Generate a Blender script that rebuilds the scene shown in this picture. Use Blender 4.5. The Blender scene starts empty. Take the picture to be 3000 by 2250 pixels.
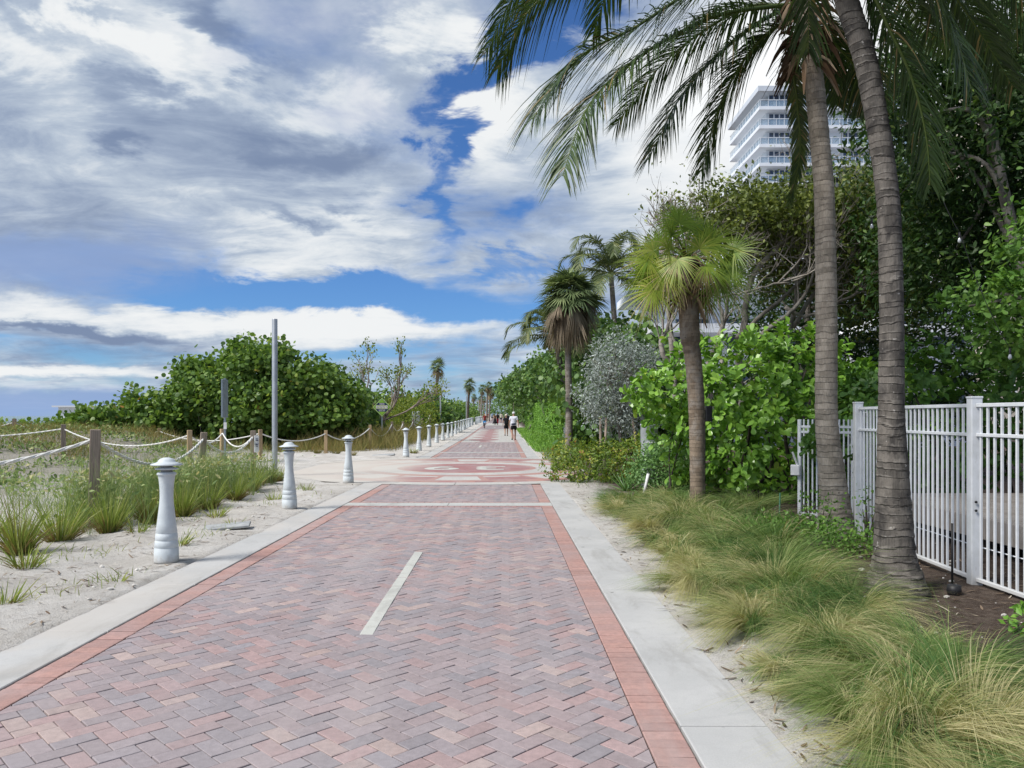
import bpy, bmesh, math, random
import numpy as np
from mathutils import Vector, Matrix, Euler
R = math.radians
PI = math.pi
rng = np.random.default_rng(39)
random.seed(39)
scene = bpy.context.scene
COL = scene.collection
# ---- camera model: level camera 1.6 m above the path, looking along +Y
FPX, CX, HY, CH = 2250.0, 1482.0, 1219.0, 1.6

def gp(px, py, z=0.0):
    """point of the photograph standing on height z"""
    y = FPX*(CH-z)/(py-HY)
    return np.array([(px-CX)*y/FPX, y, z])

def wp(px, py, y):
    """point of the photograph at distance y"""
    return np.array([(px-CX)*y/FPX, y, CH-(py-HY)*y/FPX])

def sm(a, b, x):
    t = np.clip((np.asarray(x, float)-a)/(b-a), 0, 1)
    return t*t*(3-2*t)

def rise(y):
    return .0055*np.clip(np.asarray(y, float)-60, 0, 360)

# ------------------------------------------------------------------ objects
def tag(o, label=None, cat=None, group=None, kind=None):
    if label: o['label'] = label
    if cat: o['category'] = cat
    if group: o['group'] = group
    if kind: o['kind'] = kind
    return o

def root(name, loc, label=None, cat=None, group=None, rz=0):
    o = bpy.data.objects.new(name, None)
    COL.objects.link(o)
    o.location = Vector([float(c) for c in loc]); o.rotation_euler = (0, 0, rz)
    o.empty_display_size = .1
    return tag(o, label, cat, group)

def copy_tree(o, parent=None):
    c = o.copy(); COL.objects.link(c)
    if parent: c.parent = parent
    for ch in list(o.children): copy_tree(ch, c)
    return c

class G:
    """collects polygons; build() links them as ONE mesh object"""
    def __init__(s):
        s.v = []; s.f = []; s.c = []; s.m = []; s.sm = []; s.n = 0
    def add(s, V, F, col=(.5, .5, .5), mi=0, smooth=False):
        V = np.asarray(V, float).reshape(-1, 3)
        F = np.asarray(F, int)
        if F.ndim == 1: F = F[None]
        col = np.asarray(col, float)
        if col.ndim == 1: col = np.broadcast_to(col, (len(F), 3))
        s.v.append(V); s.f.append(F+s.n); s.c.append(col)
        s.m.append(np.broadcast_to(np.asarray(mi), (len(F),))); s.sm.append(np.full(len(F), smooth))
        s.n += len(V)
        return s
    def box(s, c, size, rz=0, taper=1.0, col=(.5,.5,.5), mi=0, bev=0, M=None):
        hx, hy, hz = [q/2 for q in size]
        if bev:
            b = min(bev, hx*.9, hy*.9, hz*.9)
            V = []
            for z, e in ((-hz, b), (-hz+b, 0), (hz-b, 0), (hz, b)):
                t = taper if z > 0 else 1
                x, y = (hx-e)*t, (hy-e)*t
                k = b if e == 0 else b*.4
                V += [(-x+k,-y,z),(x-k,-y,z),(x,-y+k,z),(x,y-k,z),(x-k,y,z),(-x+k,y,z),(-x,y-k,z),(-x,-y+k,z)]
            V = np.array(V)
            Q = [[r*8+i, r*8+(i+1)%8, r*8+8+(i+1)%8, r*8+8+i] for r in range(3) for i in range(8)]
            caps = [[7,6,5,4,3,2,1,0], [24+i for i in range(8)]]
        else:
            t = taper
            V = np.array([(-hx,-hy,-hz),(hx,-hy,-hz),(hx,hy,-hz),(-hx,hy,-hz),(-hx*t,-hy*t,hz),(hx*t,-hy*t,hz),(hx*t,hy*t,hz),(-hx*t,hy*t,hz)])
            Q = [[3,2,1,0],[4,5,6,7],[0,1,5,4],[1,2,6,5],[2,3,7,6],[3,0,4,7]]; caps = None
        if M is not None: V = V @ np.array(M).T
        elif rz:
            a, b2 = math.cos(rz), math.sin(rz)
            V = np.column_stack((V[:,0]*a-V[:,1]*b2, V[:,0]*b2+V[:,1]*a, V[:,2]))
        V = V+np.asarray(c, float)
        n0 = s.n
        s.add(V, Q, col, mi)
        if caps is not None:
            s.n = n0; s.v.append(np.zeros((0,3)))
            s.f.append(np.array(caps)+n0); s.c.append(np.broadcast_to(np.asarray(col,float),(2,3))); s.m.append(np.full(2,mi)); s.sm.append(np.zeros(2,bool))
            s.n = n0+len(V)
        return s
    def tube(s, P, rad, k=8, col=(.5,.5,.5), mi=0, caps=True, smooth=True):
        P = np.asarray(P, float); n = len(P)
        rad = np.broadcast_to(np.asarray(rad, float), (n,))
        T = np.gradient(P, axis=0); T /= np.linalg.norm(T, axis=1)[:, None]+1e-12
        u = np.array([1., 0, 0]) if abs(T[0,0]) < .8 else np.array([0, 1., 0])
        A = np.linspace(0, 2*PI, k, endpoint=False); V = np.zeros((n, k, 3))
        for i in range(n):
            u = u-T[i]*np.dot(u, T[i]); u /= np.linalg.norm(u)+1e-12
            w = np.cross(T[i], u)
            V[i] = P[i]+rad[i]*(np.cos(A)[:,None]*u+np.sin(A)[:,None]*w)
        F = [[i*k+j, i*k+(j+1)%k, (i+1)*k+(j+1)%k, (i+1)*k+j] for i in range(n-1) for j in range(k)]
        n0 = s.n
        s.add(V.reshape(-1,3), F, col, mi, smooth)
        if caps:
            s.f.append(np.array([list(range(k))[::-1], [(n-1)*k+j for j in range(k)]])+n0)
            s.v.append(np.zeros((0,3))); s.c.append(np.broadcast_to(np.asarray(col,float),(2,3))); s.m.append(np.full(2,mi)); s.sm.append(np.zeros(2,bool))
        return s
    def lathe(s, prof, c=(0,0,0), k=28, col=(.5,.5,.5), mi=0, smooth=True):
        prof = np.asarray(prof, float); n = len(prof)
        A = np.linspace(0, 2*PI, k, endpoint=False)
        V = np.zeros((n, k, 3))
        V[:,:,0] = prof[:,0,None]*np.cos(A); V[:,:,1] = prof[:,0,None]*np.sin(A); V[:,:,2] = prof[:,1,None]
        F = [[i*k+j, i*k+(j+1)%k, (i+1)*k+(j+1)%k, (i+1)*k+j] for i in range(n-1) for j in range(k)]
        return s.add(V.reshape(-1,3)+np.asarray(c,float), F, col, mi, smooth)
    def prism(s, poly, z0, z1, col=(.5,.5,.5), mi=0):
        """extrude an XY polygon (counter-clockwise)"""
        poly = np.asarray(poly, float); n = len(poly)
        V = np.vstack([np.column_stack((poly, np.full(n, z0))), np.column_stack((poly, np.full(n, z1)))])
        n0 = s.n
        s.add(V, [[i, (i+1)%n, n+(i+1)%n, n+i] for i in range(n)], col, mi)
        s.v.append(np.zeros((0,3)))
        s.f.append(np.array([list(range(n))[::-1], list(range(n, 2*n))])+n0)
        s.c.append(np.broadcast_to(np.asarray(col,float),(2,3))); s.m.append(np.full(2,mi)); s.sm.append(np.zeros(2,bool))
        return s
    def ribbons(s, P, D, B, L, W, prof=(.6,1,.8,.1), col=None, nrm=None, mi=0, twist=0):
        """curved blades: pos(t)=P+L*(D*t+B*t*t); width profile prof"""
        P = np.asarray(P,float); D = np.asarray(D,float); B = np.asarray(B,float); n = len(P)
        L = np.broadcast_to(np.asarray(L,float),(n,)); W = np.broadcast_to(np.asarray(W,float),(n,))
        k = len(prof); t = np.linspace(0,1,k)
        C = P[:,None]+L[:,None,None]*(D[:,None]*t[None,:,None]+B[:,None]*(t*t)[None,:,None])
        if nrm is None: nrm = rng.normal(size=(n,3))
        side = np.cross(D, nrm); side /= np.linalg.norm(side,axis=1)[:,None]+1e-9
        w = W[:,None]*np.asarray(prof)[None,:]*.5
        V = np.stack((C-side[:,None]*w[...,None], C+side[:,None]*w[...,None]), axis=2)   # n,k,2,3
        base = (np.arange(n)*k*2)[:,None]
        q = np.array([[2*i,2*i+1,2*i+3,2*i+2] for i in range(k-1)])
        F = (base[:,:,None]+q[None]).reshape(-1,4)
        if col is None: col = np.repeat(rng.random((n,1)),3,axis=1)
        col = np.asarray(col,float)
        if col.ndim == 1: col = np.broadcast_to(col,(n,3))
        return s.add(V.reshape(-1,3), F, np.repeat(col,k-1,axis=0), mi, True)
    def leaves(s, P, T, N, size, tmpl, col=None, mi=0):
        """P base points, T length axis, N normals; tmpl (m,3) in (side, length, normal)"""
        P = np.asarray(P,float); n = len(P); tmpl = np.asarray(tmpl,float); m = len(tmpl)
        T = T/(np.linalg.norm(T,axis=1)[:,None]+1e-9)
        S = np.cross(T,N); S /= np.linalg.norm(S,axis=1)[:,None]+1e-9
        N = np.cross(S,T)
        size = np.broadcast_to(np.asarray(size,float),(n,))
        V = P[:,None]+size[:,None,None]*(tmpl[None,:,0:1]*S[:,None]+tmpl[None,:,1:2]*T[:,None]+tmpl[None,:,2:3]*N[:,None])
        F = (np.arange(n)*m)[:,None]+np.arange(m)[None]
        if col is None: col = np.repeat(rng.random((n,1)),3,axis=1)
        return s.add(V.reshape(-1,3), F, col, mi, False)
    def build(s, name, mats, parent=None, world=True):
        me = bpy.data.meshes.new(name)
        V = np.concatenate(s.v) if s.v else np.zeros((0,3))
        if parent is not None and world:
            V = V-np.array(parent.location)
        sizes = np.concatenate([np.full(len(f), f.shape[1]) for f in s.f])
        idx = np.concatenate([f.reshape(-1) for f in s.f])
        me.vertices.add(len(V)); me.vertices.foreach_set('co', V.astype(np.float32).ravel())
        me.loops.add(len(idx)); me.loops.foreach_set('vertex_index', idx.astype(np.int32))
        me.polygons.add(len(sizes))
        st = np.concatenate(([0], np.cumsum(sizes)[:-1]))
        me.polygons.foreach_set('loop_start', st.astype(np.int32))
        me.polygons.foreach_set('loop_total', sizes.astype(np.int32))
        me.polygons.foreach_set('material_index', np.concatenate(s.m).astype(np.int32))
        me.polygons.foreach_set('use_smooth', np.concatenate(s.sm))
        c = np.concatenate(s.c)
        at = me.attributes.new('col', 'FLOAT_VECTOR', 'FACE')
        at.data.foreach_set('vector', c.astype(np.float32).ravel())
        if not isinstance(mats, (list, tuple)): mats = [mats]
        for m in mats: me.materials.append(m)
        me.update(calc_edges=True); me.validate()
        o = bpy.data.objects.new(name, me); COL.objects.link(o)
        if parent is not None: o.parent = parent
        return o

def spline(P, n):
    """Catmull-Rom through P"""
    P = np.asarray(P, float)
    Q = np.vstack([2*P[0]-P[1], P, 2*P[-1]-P[-2]])
    t = np.linspace(0, len(P)-1-1e-6, n); i = t.astype(int); f = (t-i)[:,None]
    a, b, c, d = Q[i], Q[i+1], Q[i+2], Q[i+3]
    return .5*((2*b)+(c-a)*f+(2*a-5*b+4*c-d)*f**2+(3*b-a-3*c+d)*f**3)

def unit(v):
    v = np.asarray(v, float)
    return v/(np.linalg.norm(v, axis=-1, keepdims=True)+1e-9)

# leaf outlines (side, length, normal)
ROUND = [(math.sin(a)*.5, .5-math.cos(a)*.5, .07*abs(math.sin(a))) for a in np.linspace(0, 2*PI, 8)[:-1]]
OBOV = [(0,0,0),(.12,.25,.02),(.27,.65,.05),(.2,.92,.03),(0,1,0),(-.2,.92,.03),(-.27,.65,.05),(-.12,.25,.02)]
LANCE = [(0,0,0),(.17,.35,.03),(.15,.65,.03),(0,1,-.05),(-.15,.65,.03),(-.17,.35,.03)]
SMALL = [(0,0,0),(.28,.5,.05),(0,1,0),(-.28,.5,.05)]

def shell(blobs, n, lump=.22, freq=4.0, thick=.16, zmin=.05, inner=.72):
    """points near the surface of a union of lumpy ellipsoids, with outward normals"""
    blobs = np.asarray(blobs, float)
    area = (blobs[:,3]*blobs[:,4]+blobs[:,4]*blobs[:,5]+blobs[:,3]*blobs[:,5])
    OUT, NOR = [], []
    ph = rng.random((len(blobs), 3, 3))*6.28; fr = rng.normal(size=(len(blobs), 3, 3, 3))*freq*.6
    need = n; tries = 0
    while need > 0 and tries < 12:
        tries += 1
        k = int(need*1.7)+50
        bi = rng.choice(len(blobs), k, p=area/area.sum())
        d = unit(rng.normal(size=(k,3)))
        nz = np.zeros(k)
        for a in range(3):
            w = fr[bi, a]
            nz += np.sin((w[:,0]*d).sum(1)+ph[bi,a,0])*np.sin((w[:,1]*d).sum(1)+ph[bi,a,1])
        r = (1+lump*nz*.6)*(1-np.abs(rng.normal(0, thick, k)))
        p = blobs[bi,:3]+d*blobs[bi,3:]*r[:,None]
        nn = unit(d/blobs[bi,3:])
        ok = p[:,2] > zmin
        for j in range(len(blobs)):
            q = ((p-blobs[j,:3])/blobs[j,3:]); ok &= ~(((q*q).sum(1) < inner**2) & (bi != j))
        OUT.append(p[ok][:need]); NOR.append(nn[ok][:need]); need -= min(need, ok.sum())
    return np.concatenate(OUT), np.concatenate(NOR)

def foliage(g, blobs, n, size, tmpl, per=7, spread=.25, up=.35, rosette=False, sv=.3, col=None, mi=0, **kw):
    """leaf clusters spread over lumpy ellipsoids"""
    c, nn = shell(blobs, max(1, n//per), **kw)
    m = len(c)*per
    ax = unit(np.repeat(nn, per, 0)+rng.normal(0, .35, (m,3))+np.array([0,0,up]))
    base = np.repeat(c, per, 0)
    tone = np.repeat(rng.random(len(c)), per)
    if rosette:
        rad = rng.normal(size=(m,3)); rad = unit(rad-ax*(rad*ax).sum(1)[:,None])
        T = unit(ax*rng.uniform(.15,1.0,(m,1))+rad)
        N = unit(ax*1.0-rad*.4+rng.normal(0,.15,(m,3)))
        P = base+ax*rng.normal(0, spread*.5, (m,1))+rng.normal(0, spread*.3, (m,3))
    else:
        P = base+rng.normal(0, spread, (m,3))
        T = unit(rng.normal(size=(m,3))+ax*.5-np.array([0,0,.25]))
        N = unit(ax+rng.normal(0,.55,(m,3)))
    s = size*rng.uniform(1-sv, 1+sv, m)
    if col is None:
        v = np.clip(tone*.55+rng.random(m)*.45, 0, 1)
        col = np.column_stack((v, tone, rng.random(m)))
    g.leaves(P, T, N, s, tmpl, col, mi)
    return c, nn

def limbs(g, start, d, length, r, depth, kinks=4, spread=.6, n=3, col=(.5,.5,.5), upb=.15, minr=.004, tips=None, ratio=.68):
    """recursive branching limbs as tapering tubes"""
    p = np.asarray(start,float); d = unit(np.asarray(d,float)); P = [p]; 
    for i in range(kinks):
        d = unit(d+rng.normal(0,.16,3)+np.array([0,0,upb*.3])); p = p+d*length/kinks; P.append(p)
    rr = np.linspace(r, r*.6, len(P))
    g.tube(np.array(P), rr, 6 if r > .03 else (4 if r > .012 else 3), col, caps=False)
    if depth <= 0 or r < minr:
        if tips is not None: tips.append((P[-1], d))
        return
    for i in range(n):
        dd = unit(d+rng.normal(0,spread,3)+np.array([0,0,upb]))
        at = P[-1] if i == 0 else P[rng.integers(len(P)//2, len(P))]
        limbs(g, at, dd, length*ratio*rng.uniform(.8,1.2), r*.6, depth-1, max(2,kinks-1), spread, n, col, upb, minr, tips, ratio)
# ------------------------------------------------------------------ materials
class N:
    def __init__(s, name, tree=None):
        if tree is None:
            s.m = bpy.data.materials.new(name); s.m.use_nodes = True; s.t = s.m.node_tree
            s.bsdf = s.t.nodes['Principled BSDF']
        else:
            s.t = tree
    def new(s, typ, **kw):
        n = s.t.nodes.new(typ)
        for k, v in kw.items(): setattr(n, k, v)
        return n
    def put(s, v, sock):
        if isinstance(v, bpy.types.NodeSocket): s.t.links.new(v, sock)
        elif isinstance(v, (tuple, list)) and len(v) == 3 and sock.type == 'RGBA': sock.default_value = (*v, 1)
        else: sock.default_value = v
    def math(s, op, a, b=0.0, c=0.0, clamp=False):
        n = s.new('ShaderNodeMath', operation=op, use_clamp=clamp)
        s.put(a, n.inputs[0]); s.put(b, n.inputs[1]); s.put(c, n.inputs[2]); return n.outputs[0]
    def vmath(s, op, a, b=(0,0,0)):
        n = s.new('ShaderNodeVectorMath', operation=op); s.put(a, n.inputs[0]); s.put(b, n.inputs[1]); return n.outputs[0]
    def mix(s, f, a, b, blend='MIX'):
        n = s.new('ShaderNodeMix', data_type='RGBA', blend_type=blend)
        s.put(f, n.inputs[0]); s.put(a, n.inputs[6]); s.put(b, n.inputs[7]); return n.outputs[2]
    def step(s, v, a, b, lo=0.0, hi=1.0):
        n = s.new('ShaderNodeMapRange', interpolation_type='SMOOTHSTEP')
        s.put(v, n.inputs[0]); n.inputs[1].default_value = a; n.inputs[2].default_value = b
        n.inputs[3].default_value = lo; n.inputs[4].default_value = hi; return n.outputs[0]
    def noise(s, vec, scale, detail=4, rough=.55, dist=0, out=0):
        n = s.new('ShaderNodeTexNoise'); s.put(vec, n.inputs['Vector'])
        n.inputs['Scale'].default_value = scale; n.inputs['Detail'].default_value = detail
        n.inputs['Roughness'].default_value = rough; n.inputs['Distortion'].default_value = dist
        return n.outputs[out]
    def ramp(s, v, stops, interp='LINEAR'):
        n = s.new('ShaderNodeValToRGB'); s.put(v, n.inputs[0]); r = n.color_ramp; r.interpolation = interp
        while len(r.elements) < len(stops): r.elements.new(.5)
        for e, (p, c) in zip(r.elements, stops): e.position = p; e.color = (*c, 1)
        return n.outputs[0]
    def pos(s): return s.new('ShaderNodeNewGeometry').outputs['Position']
    def obj(s): return s.new('ShaderNodeTexCoord').outputs['Object']
    def attr(s, name='col'):
        n = s.new('ShaderNodeAttribute'); n.attribute_name = name; return n.outputs['Vector']
    def sep(s, v):
        n = s.new('ShaderNodeSeparateXYZ'); s.put(v, n.inputs[0]); return n.outputs
    def comb(s, x, y, z):
        n = s.new('ShaderNodeCombineXYZ'); s.put(x, n.inputs[0]); s.put(y, n.inputs[1]); s.put(z, n.inputs[2]); return n.outputs[0]
    def bump(s, h, strength=.5, dist=.02):
        n = s.new('ShaderNodeBump'); n.inputs['Strength'].default_value = strength; n.inputs['Distance'].default_value = dist
        s.put(h, n.inputs['Height']); s.t.links.new(n.outputs[0], s.bsdf.inputs['Normal'])
    def base(s, c, rough=.8, spec=.3, metal=0):
        s.put(c, s.bsdf.inputs['Base Color']); s.put(rough, s.bsdf.inputs['Roughness'])
        s.bsdf.inputs['Specular IOR Level'].default_value = spec; s.bsdf.inputs['Metallic'].default_value = metal
        return s.m

def plain(name, c, rough=.6, spec=.3, metal=0, var=.12, scale=6, bump=0):
    n = N(name); v = n.noise(n.obj(), scale, 5)
    f = n.step(v, .3, .7, 1-var, 1+var)
    col = n.vmath('MULTIPLY', tuple(c), n.comb(f, f, f))
    if bump: n.bump(n.noise(n.obj(), scale*12, 3), bump, .004)
    return n.base(col, rough, spec, metal)

def leafmat(name, stops, transl=.3, rough=.45, spec=.35):
    n = N(name); x = n.sep(n.attr())
    c = n.ramp(x[0], stops)
    n.base(c, rough, spec)
    tr = n.new('ShaderNodeBsdfTranslucent'); n.put(n.mix(1.0, c, (1.0,1.0,.55), 'MULTIPLY'), tr.inputs[0])
    mx = n.new('ShaderNodeMixShader'); mx.inputs[0].default_value = transl
    n.t.links.new(n.bsdf.outputs[0], mx.inputs[1]); n.t.links.new(tr.outputs[0], mx.inputs[2])
    n.t.links.new(mx.outputs[0], n.t.nodes['Material Output'].inputs[0])
    return n.m

M = {}
M['seagrape'] = leafmat('sea_grape_leaf', [(0,(0.055,0.116,0.0275)),(.45,(0.138,0.242,0.0495)),(.8,(0.231,0.352,0.077)),(.95,(0.374,0.44,0.099)),(1,(0.495,0.22,0.066))], .4)
M['seagrape_dark'] = leafmat('sea_grape_leaf_deep', [(0,(0.0375,0.0875,0.0275)),(.5,(0.1,0.194,0.0475)),(.9,(0.188,0.3,0.0688)),(1,(0.35,0.45,0.0875))])
M['clusia'] = leafmat('glossy_shrub_leaf', [(0,(0.087,0.203,0.029)),(.5,(0.203,0.392,0.0508)),(.9,(0.319,0.536,0.087)),(1,(0.58,0.609,0.116))], .3, .32, .5)
M['clusia_dark'] = leafmat('shrub_leaf_deep', [(0,(0.0525,0.128,0.0225)),(.6,(0.112,0.24,0.045)),(1,(0.21,0.36,0.06))], .25, .4, .4)
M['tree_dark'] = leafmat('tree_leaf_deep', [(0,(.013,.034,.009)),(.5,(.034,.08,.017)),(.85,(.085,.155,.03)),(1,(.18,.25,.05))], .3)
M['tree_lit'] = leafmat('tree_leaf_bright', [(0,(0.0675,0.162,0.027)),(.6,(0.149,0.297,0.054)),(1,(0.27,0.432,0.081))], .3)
M['olive'] = leafmat('olive_leaf', [(0,(0.048,0.072,0.0192)),(.5,(0.128,0.168,0.0384)),(1,(0.32,0.368,0.08))], .35)
M['hedge'] = leafmat('hedge_leaf', [(0,(0.072,0.18,0.024)),(.5,(0.168,0.36,0.048)),(1,(0.312,0.54,0.096))], .35)
M['coco'] = leafmat('coco_plum_leaf', [(0,(.06,.12,.02)),(.5,(.17,.26,.035)),(.82,(.36,.4,.06)),(.93,(.45,.3,.1)),(1,(.45,.2,.1))], .35)
M['lightshrub'] = leafmat('soft_shrub_leaf', [(0,(0.078,0.169,0.052)),(.6,(0.182,0.338,0.104)),(1,(0.312,0.494,0.169))], .3)
M['silver'] = leafmat('silver_leaf', [(0,(0.149,0.184,0.161)),(.5,(0.31,0.356,0.333)),(1,(0.575,0.632,0.621))], .2, .6, .2)
M['yellowgreen'] = leafmat('yellow_green_leaf', [(0,(.08,.13,.02)),(.5,(.2,.26,.03)),(1,(.36,.4,.05))], .4)
M['muhly'] = leafmat('muhly_blade', [(0,(0.0604,0.148,0.0403)),(.35,(0.21,0.30,0.09)),(.6,(0.38,0.41,0.17)),(.85,(0.52,0.48,0.25)),(1,(0.62,0.56,0.33))], .35, .6, .2)
M['tuft'] = leafmat('beach_grass_blade', [(0,(.15,.105,.045)),(.25,(.26,.2,.08)),(.42,(.17,.24,.05)),(.8,(.33,.41,.09)),(1,(.55,.53,.22))], .35, .5, .25)
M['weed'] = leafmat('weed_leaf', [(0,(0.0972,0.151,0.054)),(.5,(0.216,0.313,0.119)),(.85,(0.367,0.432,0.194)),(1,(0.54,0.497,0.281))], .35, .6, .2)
M['oats'] = leafmat('sea_oat_blade', [(0,(.11,.12,.04)),(.4,(.23,.23,.08)),(.75,(.35,.29,.12)),(1,(.3,.2,.09))], .35, .7, .2)
M['frond'] = leafmat('coconut_leaflet', [(0,(.024,.05,.015)),(.55,(.055,.098,.025)),(.85,(.11,.16,.035)),(.94,(.17,.19,.06)),(1,(.25,.19,.08))], .25, .42, .4)
M['frond_far'] = leafmat('coconut_leaflet_far', [(0,(.05,.075,.035)),(.6,(.12,.16,.06)),(1,(.25,.26,.1))], .25, .5, .3)
M['fan'] = leafmat('fan_palm_blade', [(0,(0.0748,0.144,0.0187)),(.5,(0.175,0.287,0.0374)),(.8,(0.337,0.411,0.0623)),(.92,(0.499,0.449,0.15)),(1,(0.561,0.449,0.249))], .35, .42, .4)
M['fan_dead'] = leafmat('dry_fan_blade', [(0,(.14,.1,.06)),(.5,(.3,.23,.13)),(1,(.48,.4,.26))], .2, .8, .15)
M['fan_brown'] = leafmat('old_fan_blade', [(0,(0.092,0.0747,0.0517)),(.5,(0.218,0.172,0.121)),(1,(0.391,0.322,0.23))], .2, .8, .15)
M['fan_blue'] = leafmat('sabal_blade', [(0,(0.0598,0.0897,0.0419)),(.6,(0.149,0.209,0.0897)),(1,(0.299,0.359,0.164))], .25, .5, .3)

def bark(name, c1, c2, c3, band=14, ringy=.5, white=.0):
    n = N(name); p = n.obj(); x = n.sep(p)
    wob = n.math('MULTIPLY', n.math('SUBTRACT', n.noise(p, 2.6, 3, .5), .5), 1.9)
    wob = n.math('ADD', wob, n.math('MULTIPLY', n.math('SUBTRACT', n.noise(p, 24, 2, .5), .5), .35))
    wob = n.math('ADD', wob, n.math('MULTIPLY', n.noise(n.comb(0.0, 0.0, n.math('MULTIPLY', x[2], 5)), 1.0, 4, .7), 3.2))
    zz = n.math('ADD', n.math('MULTIPLY', x[2], band), wob); f = n.math('FRACT', zz)
    b = n.noise(n.comb(n.math('MULTIPLY', x[0], 5), n.math('MULTIPLY', x[1], 5), n.math('MULTIPLY', n.math('FLOOR', zz), 7.3)), 1.0, 5, .65, .3)
    big = n.noise(n.comb(x[0], x[1], n.math('MULTIPLY', x[2], .8)), 3.2, 5, .62, .5)
    fine = n.noise(n.comb(n.math('MULTIPLY', x[0], 110), n.math('MULTIPLY', x[1], 110), n.math('MULTIPLY', x[2], 16)), 1.0, 4, .65)
    sp = n.noise(n.comb(n.math('MULTIPLY', x[0], 14), n.math('MULTIPLY', x[1], 14), n.math('MULTIPLY', x[2], 22)), 1.0, 3, .5)
    c = n.mix(n.step(b, .38, .62), c1, c2)
    c = n.mix(n.step(big, .48, .66, 0, .85), c, c3)
    c = n.mix(n.math('MULTIPLY', n.step(fine, .4, .68), .5), c, n.mix(.5, c, (.02,.018,.016)))
    brk = n.step(n.noise(n.comb(n.math('MULTIPLY', x[0], 7), n.math('MULTIPLY', x[1], 7), n.math('MULTIPLY', x[2], 3)), 1.0, 4, .6), .42, .66)
    c = n.mix(n.math('MULTIPLY', n.math('MULTIPLY', n.step(f, .16, .0), brk), ringy*1.3), c, (.035,.03,.026))
    c = n.mix(n.math('MULTIPLY', n.math('MULTIPLY', n.math('MULTIPLY', n.step(f, .1, .2), n.step(f, .42, .24)), brk), ringy*.8), c, (.4,.365,.32))
    c = n.mix(n.step(sp, .69, .73, 0, white), c, (.55,.52,.48))
    c = n.mix(n.step(sp, .29, .26, 0, .7), c, (.03,.026,.022))
    n.bump(n.math('ADD', n.math('MULTIPLY', n.math('ADD', b, n.math('MULTIPLY', n.step(f, .0, .2), 1.2)), ringy*1.2), n.math('MULTIPLY', fine, .5)), .8, .02)
    return n.base(c, .9, .15)
M['coco_bark_a'] = bark('coconut_bark_dark', (.085,.077,.068), (.19,.17,.148), (.04,.037,.036), 13, .5, .55)
M['coco_bark_b'] = bark('coconut_bark', (.27,.235,.19), (.46,.4,.33), (.29,.25,.205), 12, .38, .3)
M['fan_bark'] = bark('thatch_palm_bark', (.17,.13,.095), (.29,.225,.165), (.33,.29,.25), 16, .2)
M['sabal_bark'] = bark('sabal_bark', (.2,.17,.14), (.3,.27,.24), (.17,.14,.12), 10, .3)
M['limb'] = bark('grey_limb_bark', (.26,.23,.2), (.42,.38,.34), (.2,.18,.16), 6, .3)
M['twig'] = bark('twig_bark', (.26,.21,.18), (.38,.31,.27), (.2,.17,.15), 6, .2)
M['stem_dark'] = bark('dark_stem_bark', (.06,.05,.04), (.13,.11,.09), (.09,.08,.065), 6, .3)
M['fibre'] = leafmat('palm_fibre', [(0,(.05,.03,.02)),(.6,(.14,.09,.055)),(1,(.3,.22,.15))], .1, .9, .1)

def wood(name, a, b):
    n = N(name); p = n.pos(); x = n.sep(p)
    g = n.noise(n.comb(n.math('MULTIPLY', x[0], 60), n.math('MULTIPLY', x[1], 60), n.math('MULTIPLY', x[2], 3)), 1, 5, .6, .8)
    big = n.noise(p, 3, 3)
    c = n.mix(n.step(g, .3, .7), a, b); c = n.mix(n.step(big, .45, .7, 0, .5), c, (.2,.17,.14))
    n.bump(g, .5, .004)
    return n.base(c, .85, .15)
M['post_grey'] = wood('weathered_post_wood', (.19,.15,.12), (.38,.31,.25))
M['post_tan'] = wood('newer_post_wood', (.32,.22,.12), (.48,.36,.22))
M['deck'] = wood('deck_board', (.3,.26,.23), (.44,.4,.36))
M['rope'] = plain('white_rope', (.74,.73,.7), .8, .2, 0, .12, 40, .5)
def bollard_mat():
    n = N('bollard_paint'); p = n.obj(); x = n.sep(p); a = n.noise(p, 9, 5, .65); b = n.noise(p, 46, 3, .6); rnd = n.new('ShaderNodeObjectInfo').outputs['Random']
    c = n.mix(n.step(a, .3, .7), (.51,.555,.58), (.6,.64,.66))
    g_ = n.math('ADD', x[2], n.math('MULTIPLY', n.math('SUBTRACT', n.noise(n.vmath('ADD', p, n.comb(rnd, rnd, rnd)), 16, 4, .6), .5), .16))
    c = n.mix(n.step(g_, .11, .0, 0, .7), c, (.36,.33,.29))
    c = n.mix(n.step(n.noise(n.vmath('ADD', p, n.comb(rnd, 0.0, rnd)), 12, 4, .6), .68, .72, 0, .55), c, (.3,.3,.29))
    n.bump(b, .25, .004)
    return n.base(c, .55, .3)
M['bollard'] = bollard_mat()
M['lens'] = plain('bollard_lens', (.2,.21,.21), .2, .5)
M['galv'] = plain('galvanised_metal', (.42,.44,.46), .4, .5, .55, .1, 5)
M['signpost'] = plain('sign_post_metal', (.2,.24,.28), .5, .5, .4)
def fence_mat():
    n = N('white_fence_paint'); p = n.pos(); x = n.sep(p); a = n.noise(p, 7, 5, .7); b = n.noise(n.vmath('MULTIPLY', p, (30,30,4)), 1, 4, .7)
    c = n.mix(n.step(a, .35, .7), (.72,.74,.77), (.62,.64,.65)); c = n.mix(n.step(b, .62, .72, 0, .35), c, (.36,.34,.3))
    c = n.mix(n.step(n.math('ADD', x[2], n.math('MULTIPLY', a, .15)), .26, .08, 0, .5), c, (.34,.31,.26))
    return n.base(c, .42, .4)
M['whitemetal'] = fence_mat()
M['plate'] = plain('white_plate', (.7,.7,.7), .5)
M['black'] = plain('black_metal', (.018,.018,.02), .5)
M['green_sign'] = plain('sign_green', (.22,.42,.05), .4)
M['green_rim'] = plain('sign_rim', (.4,.55,.22), .4)
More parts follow.
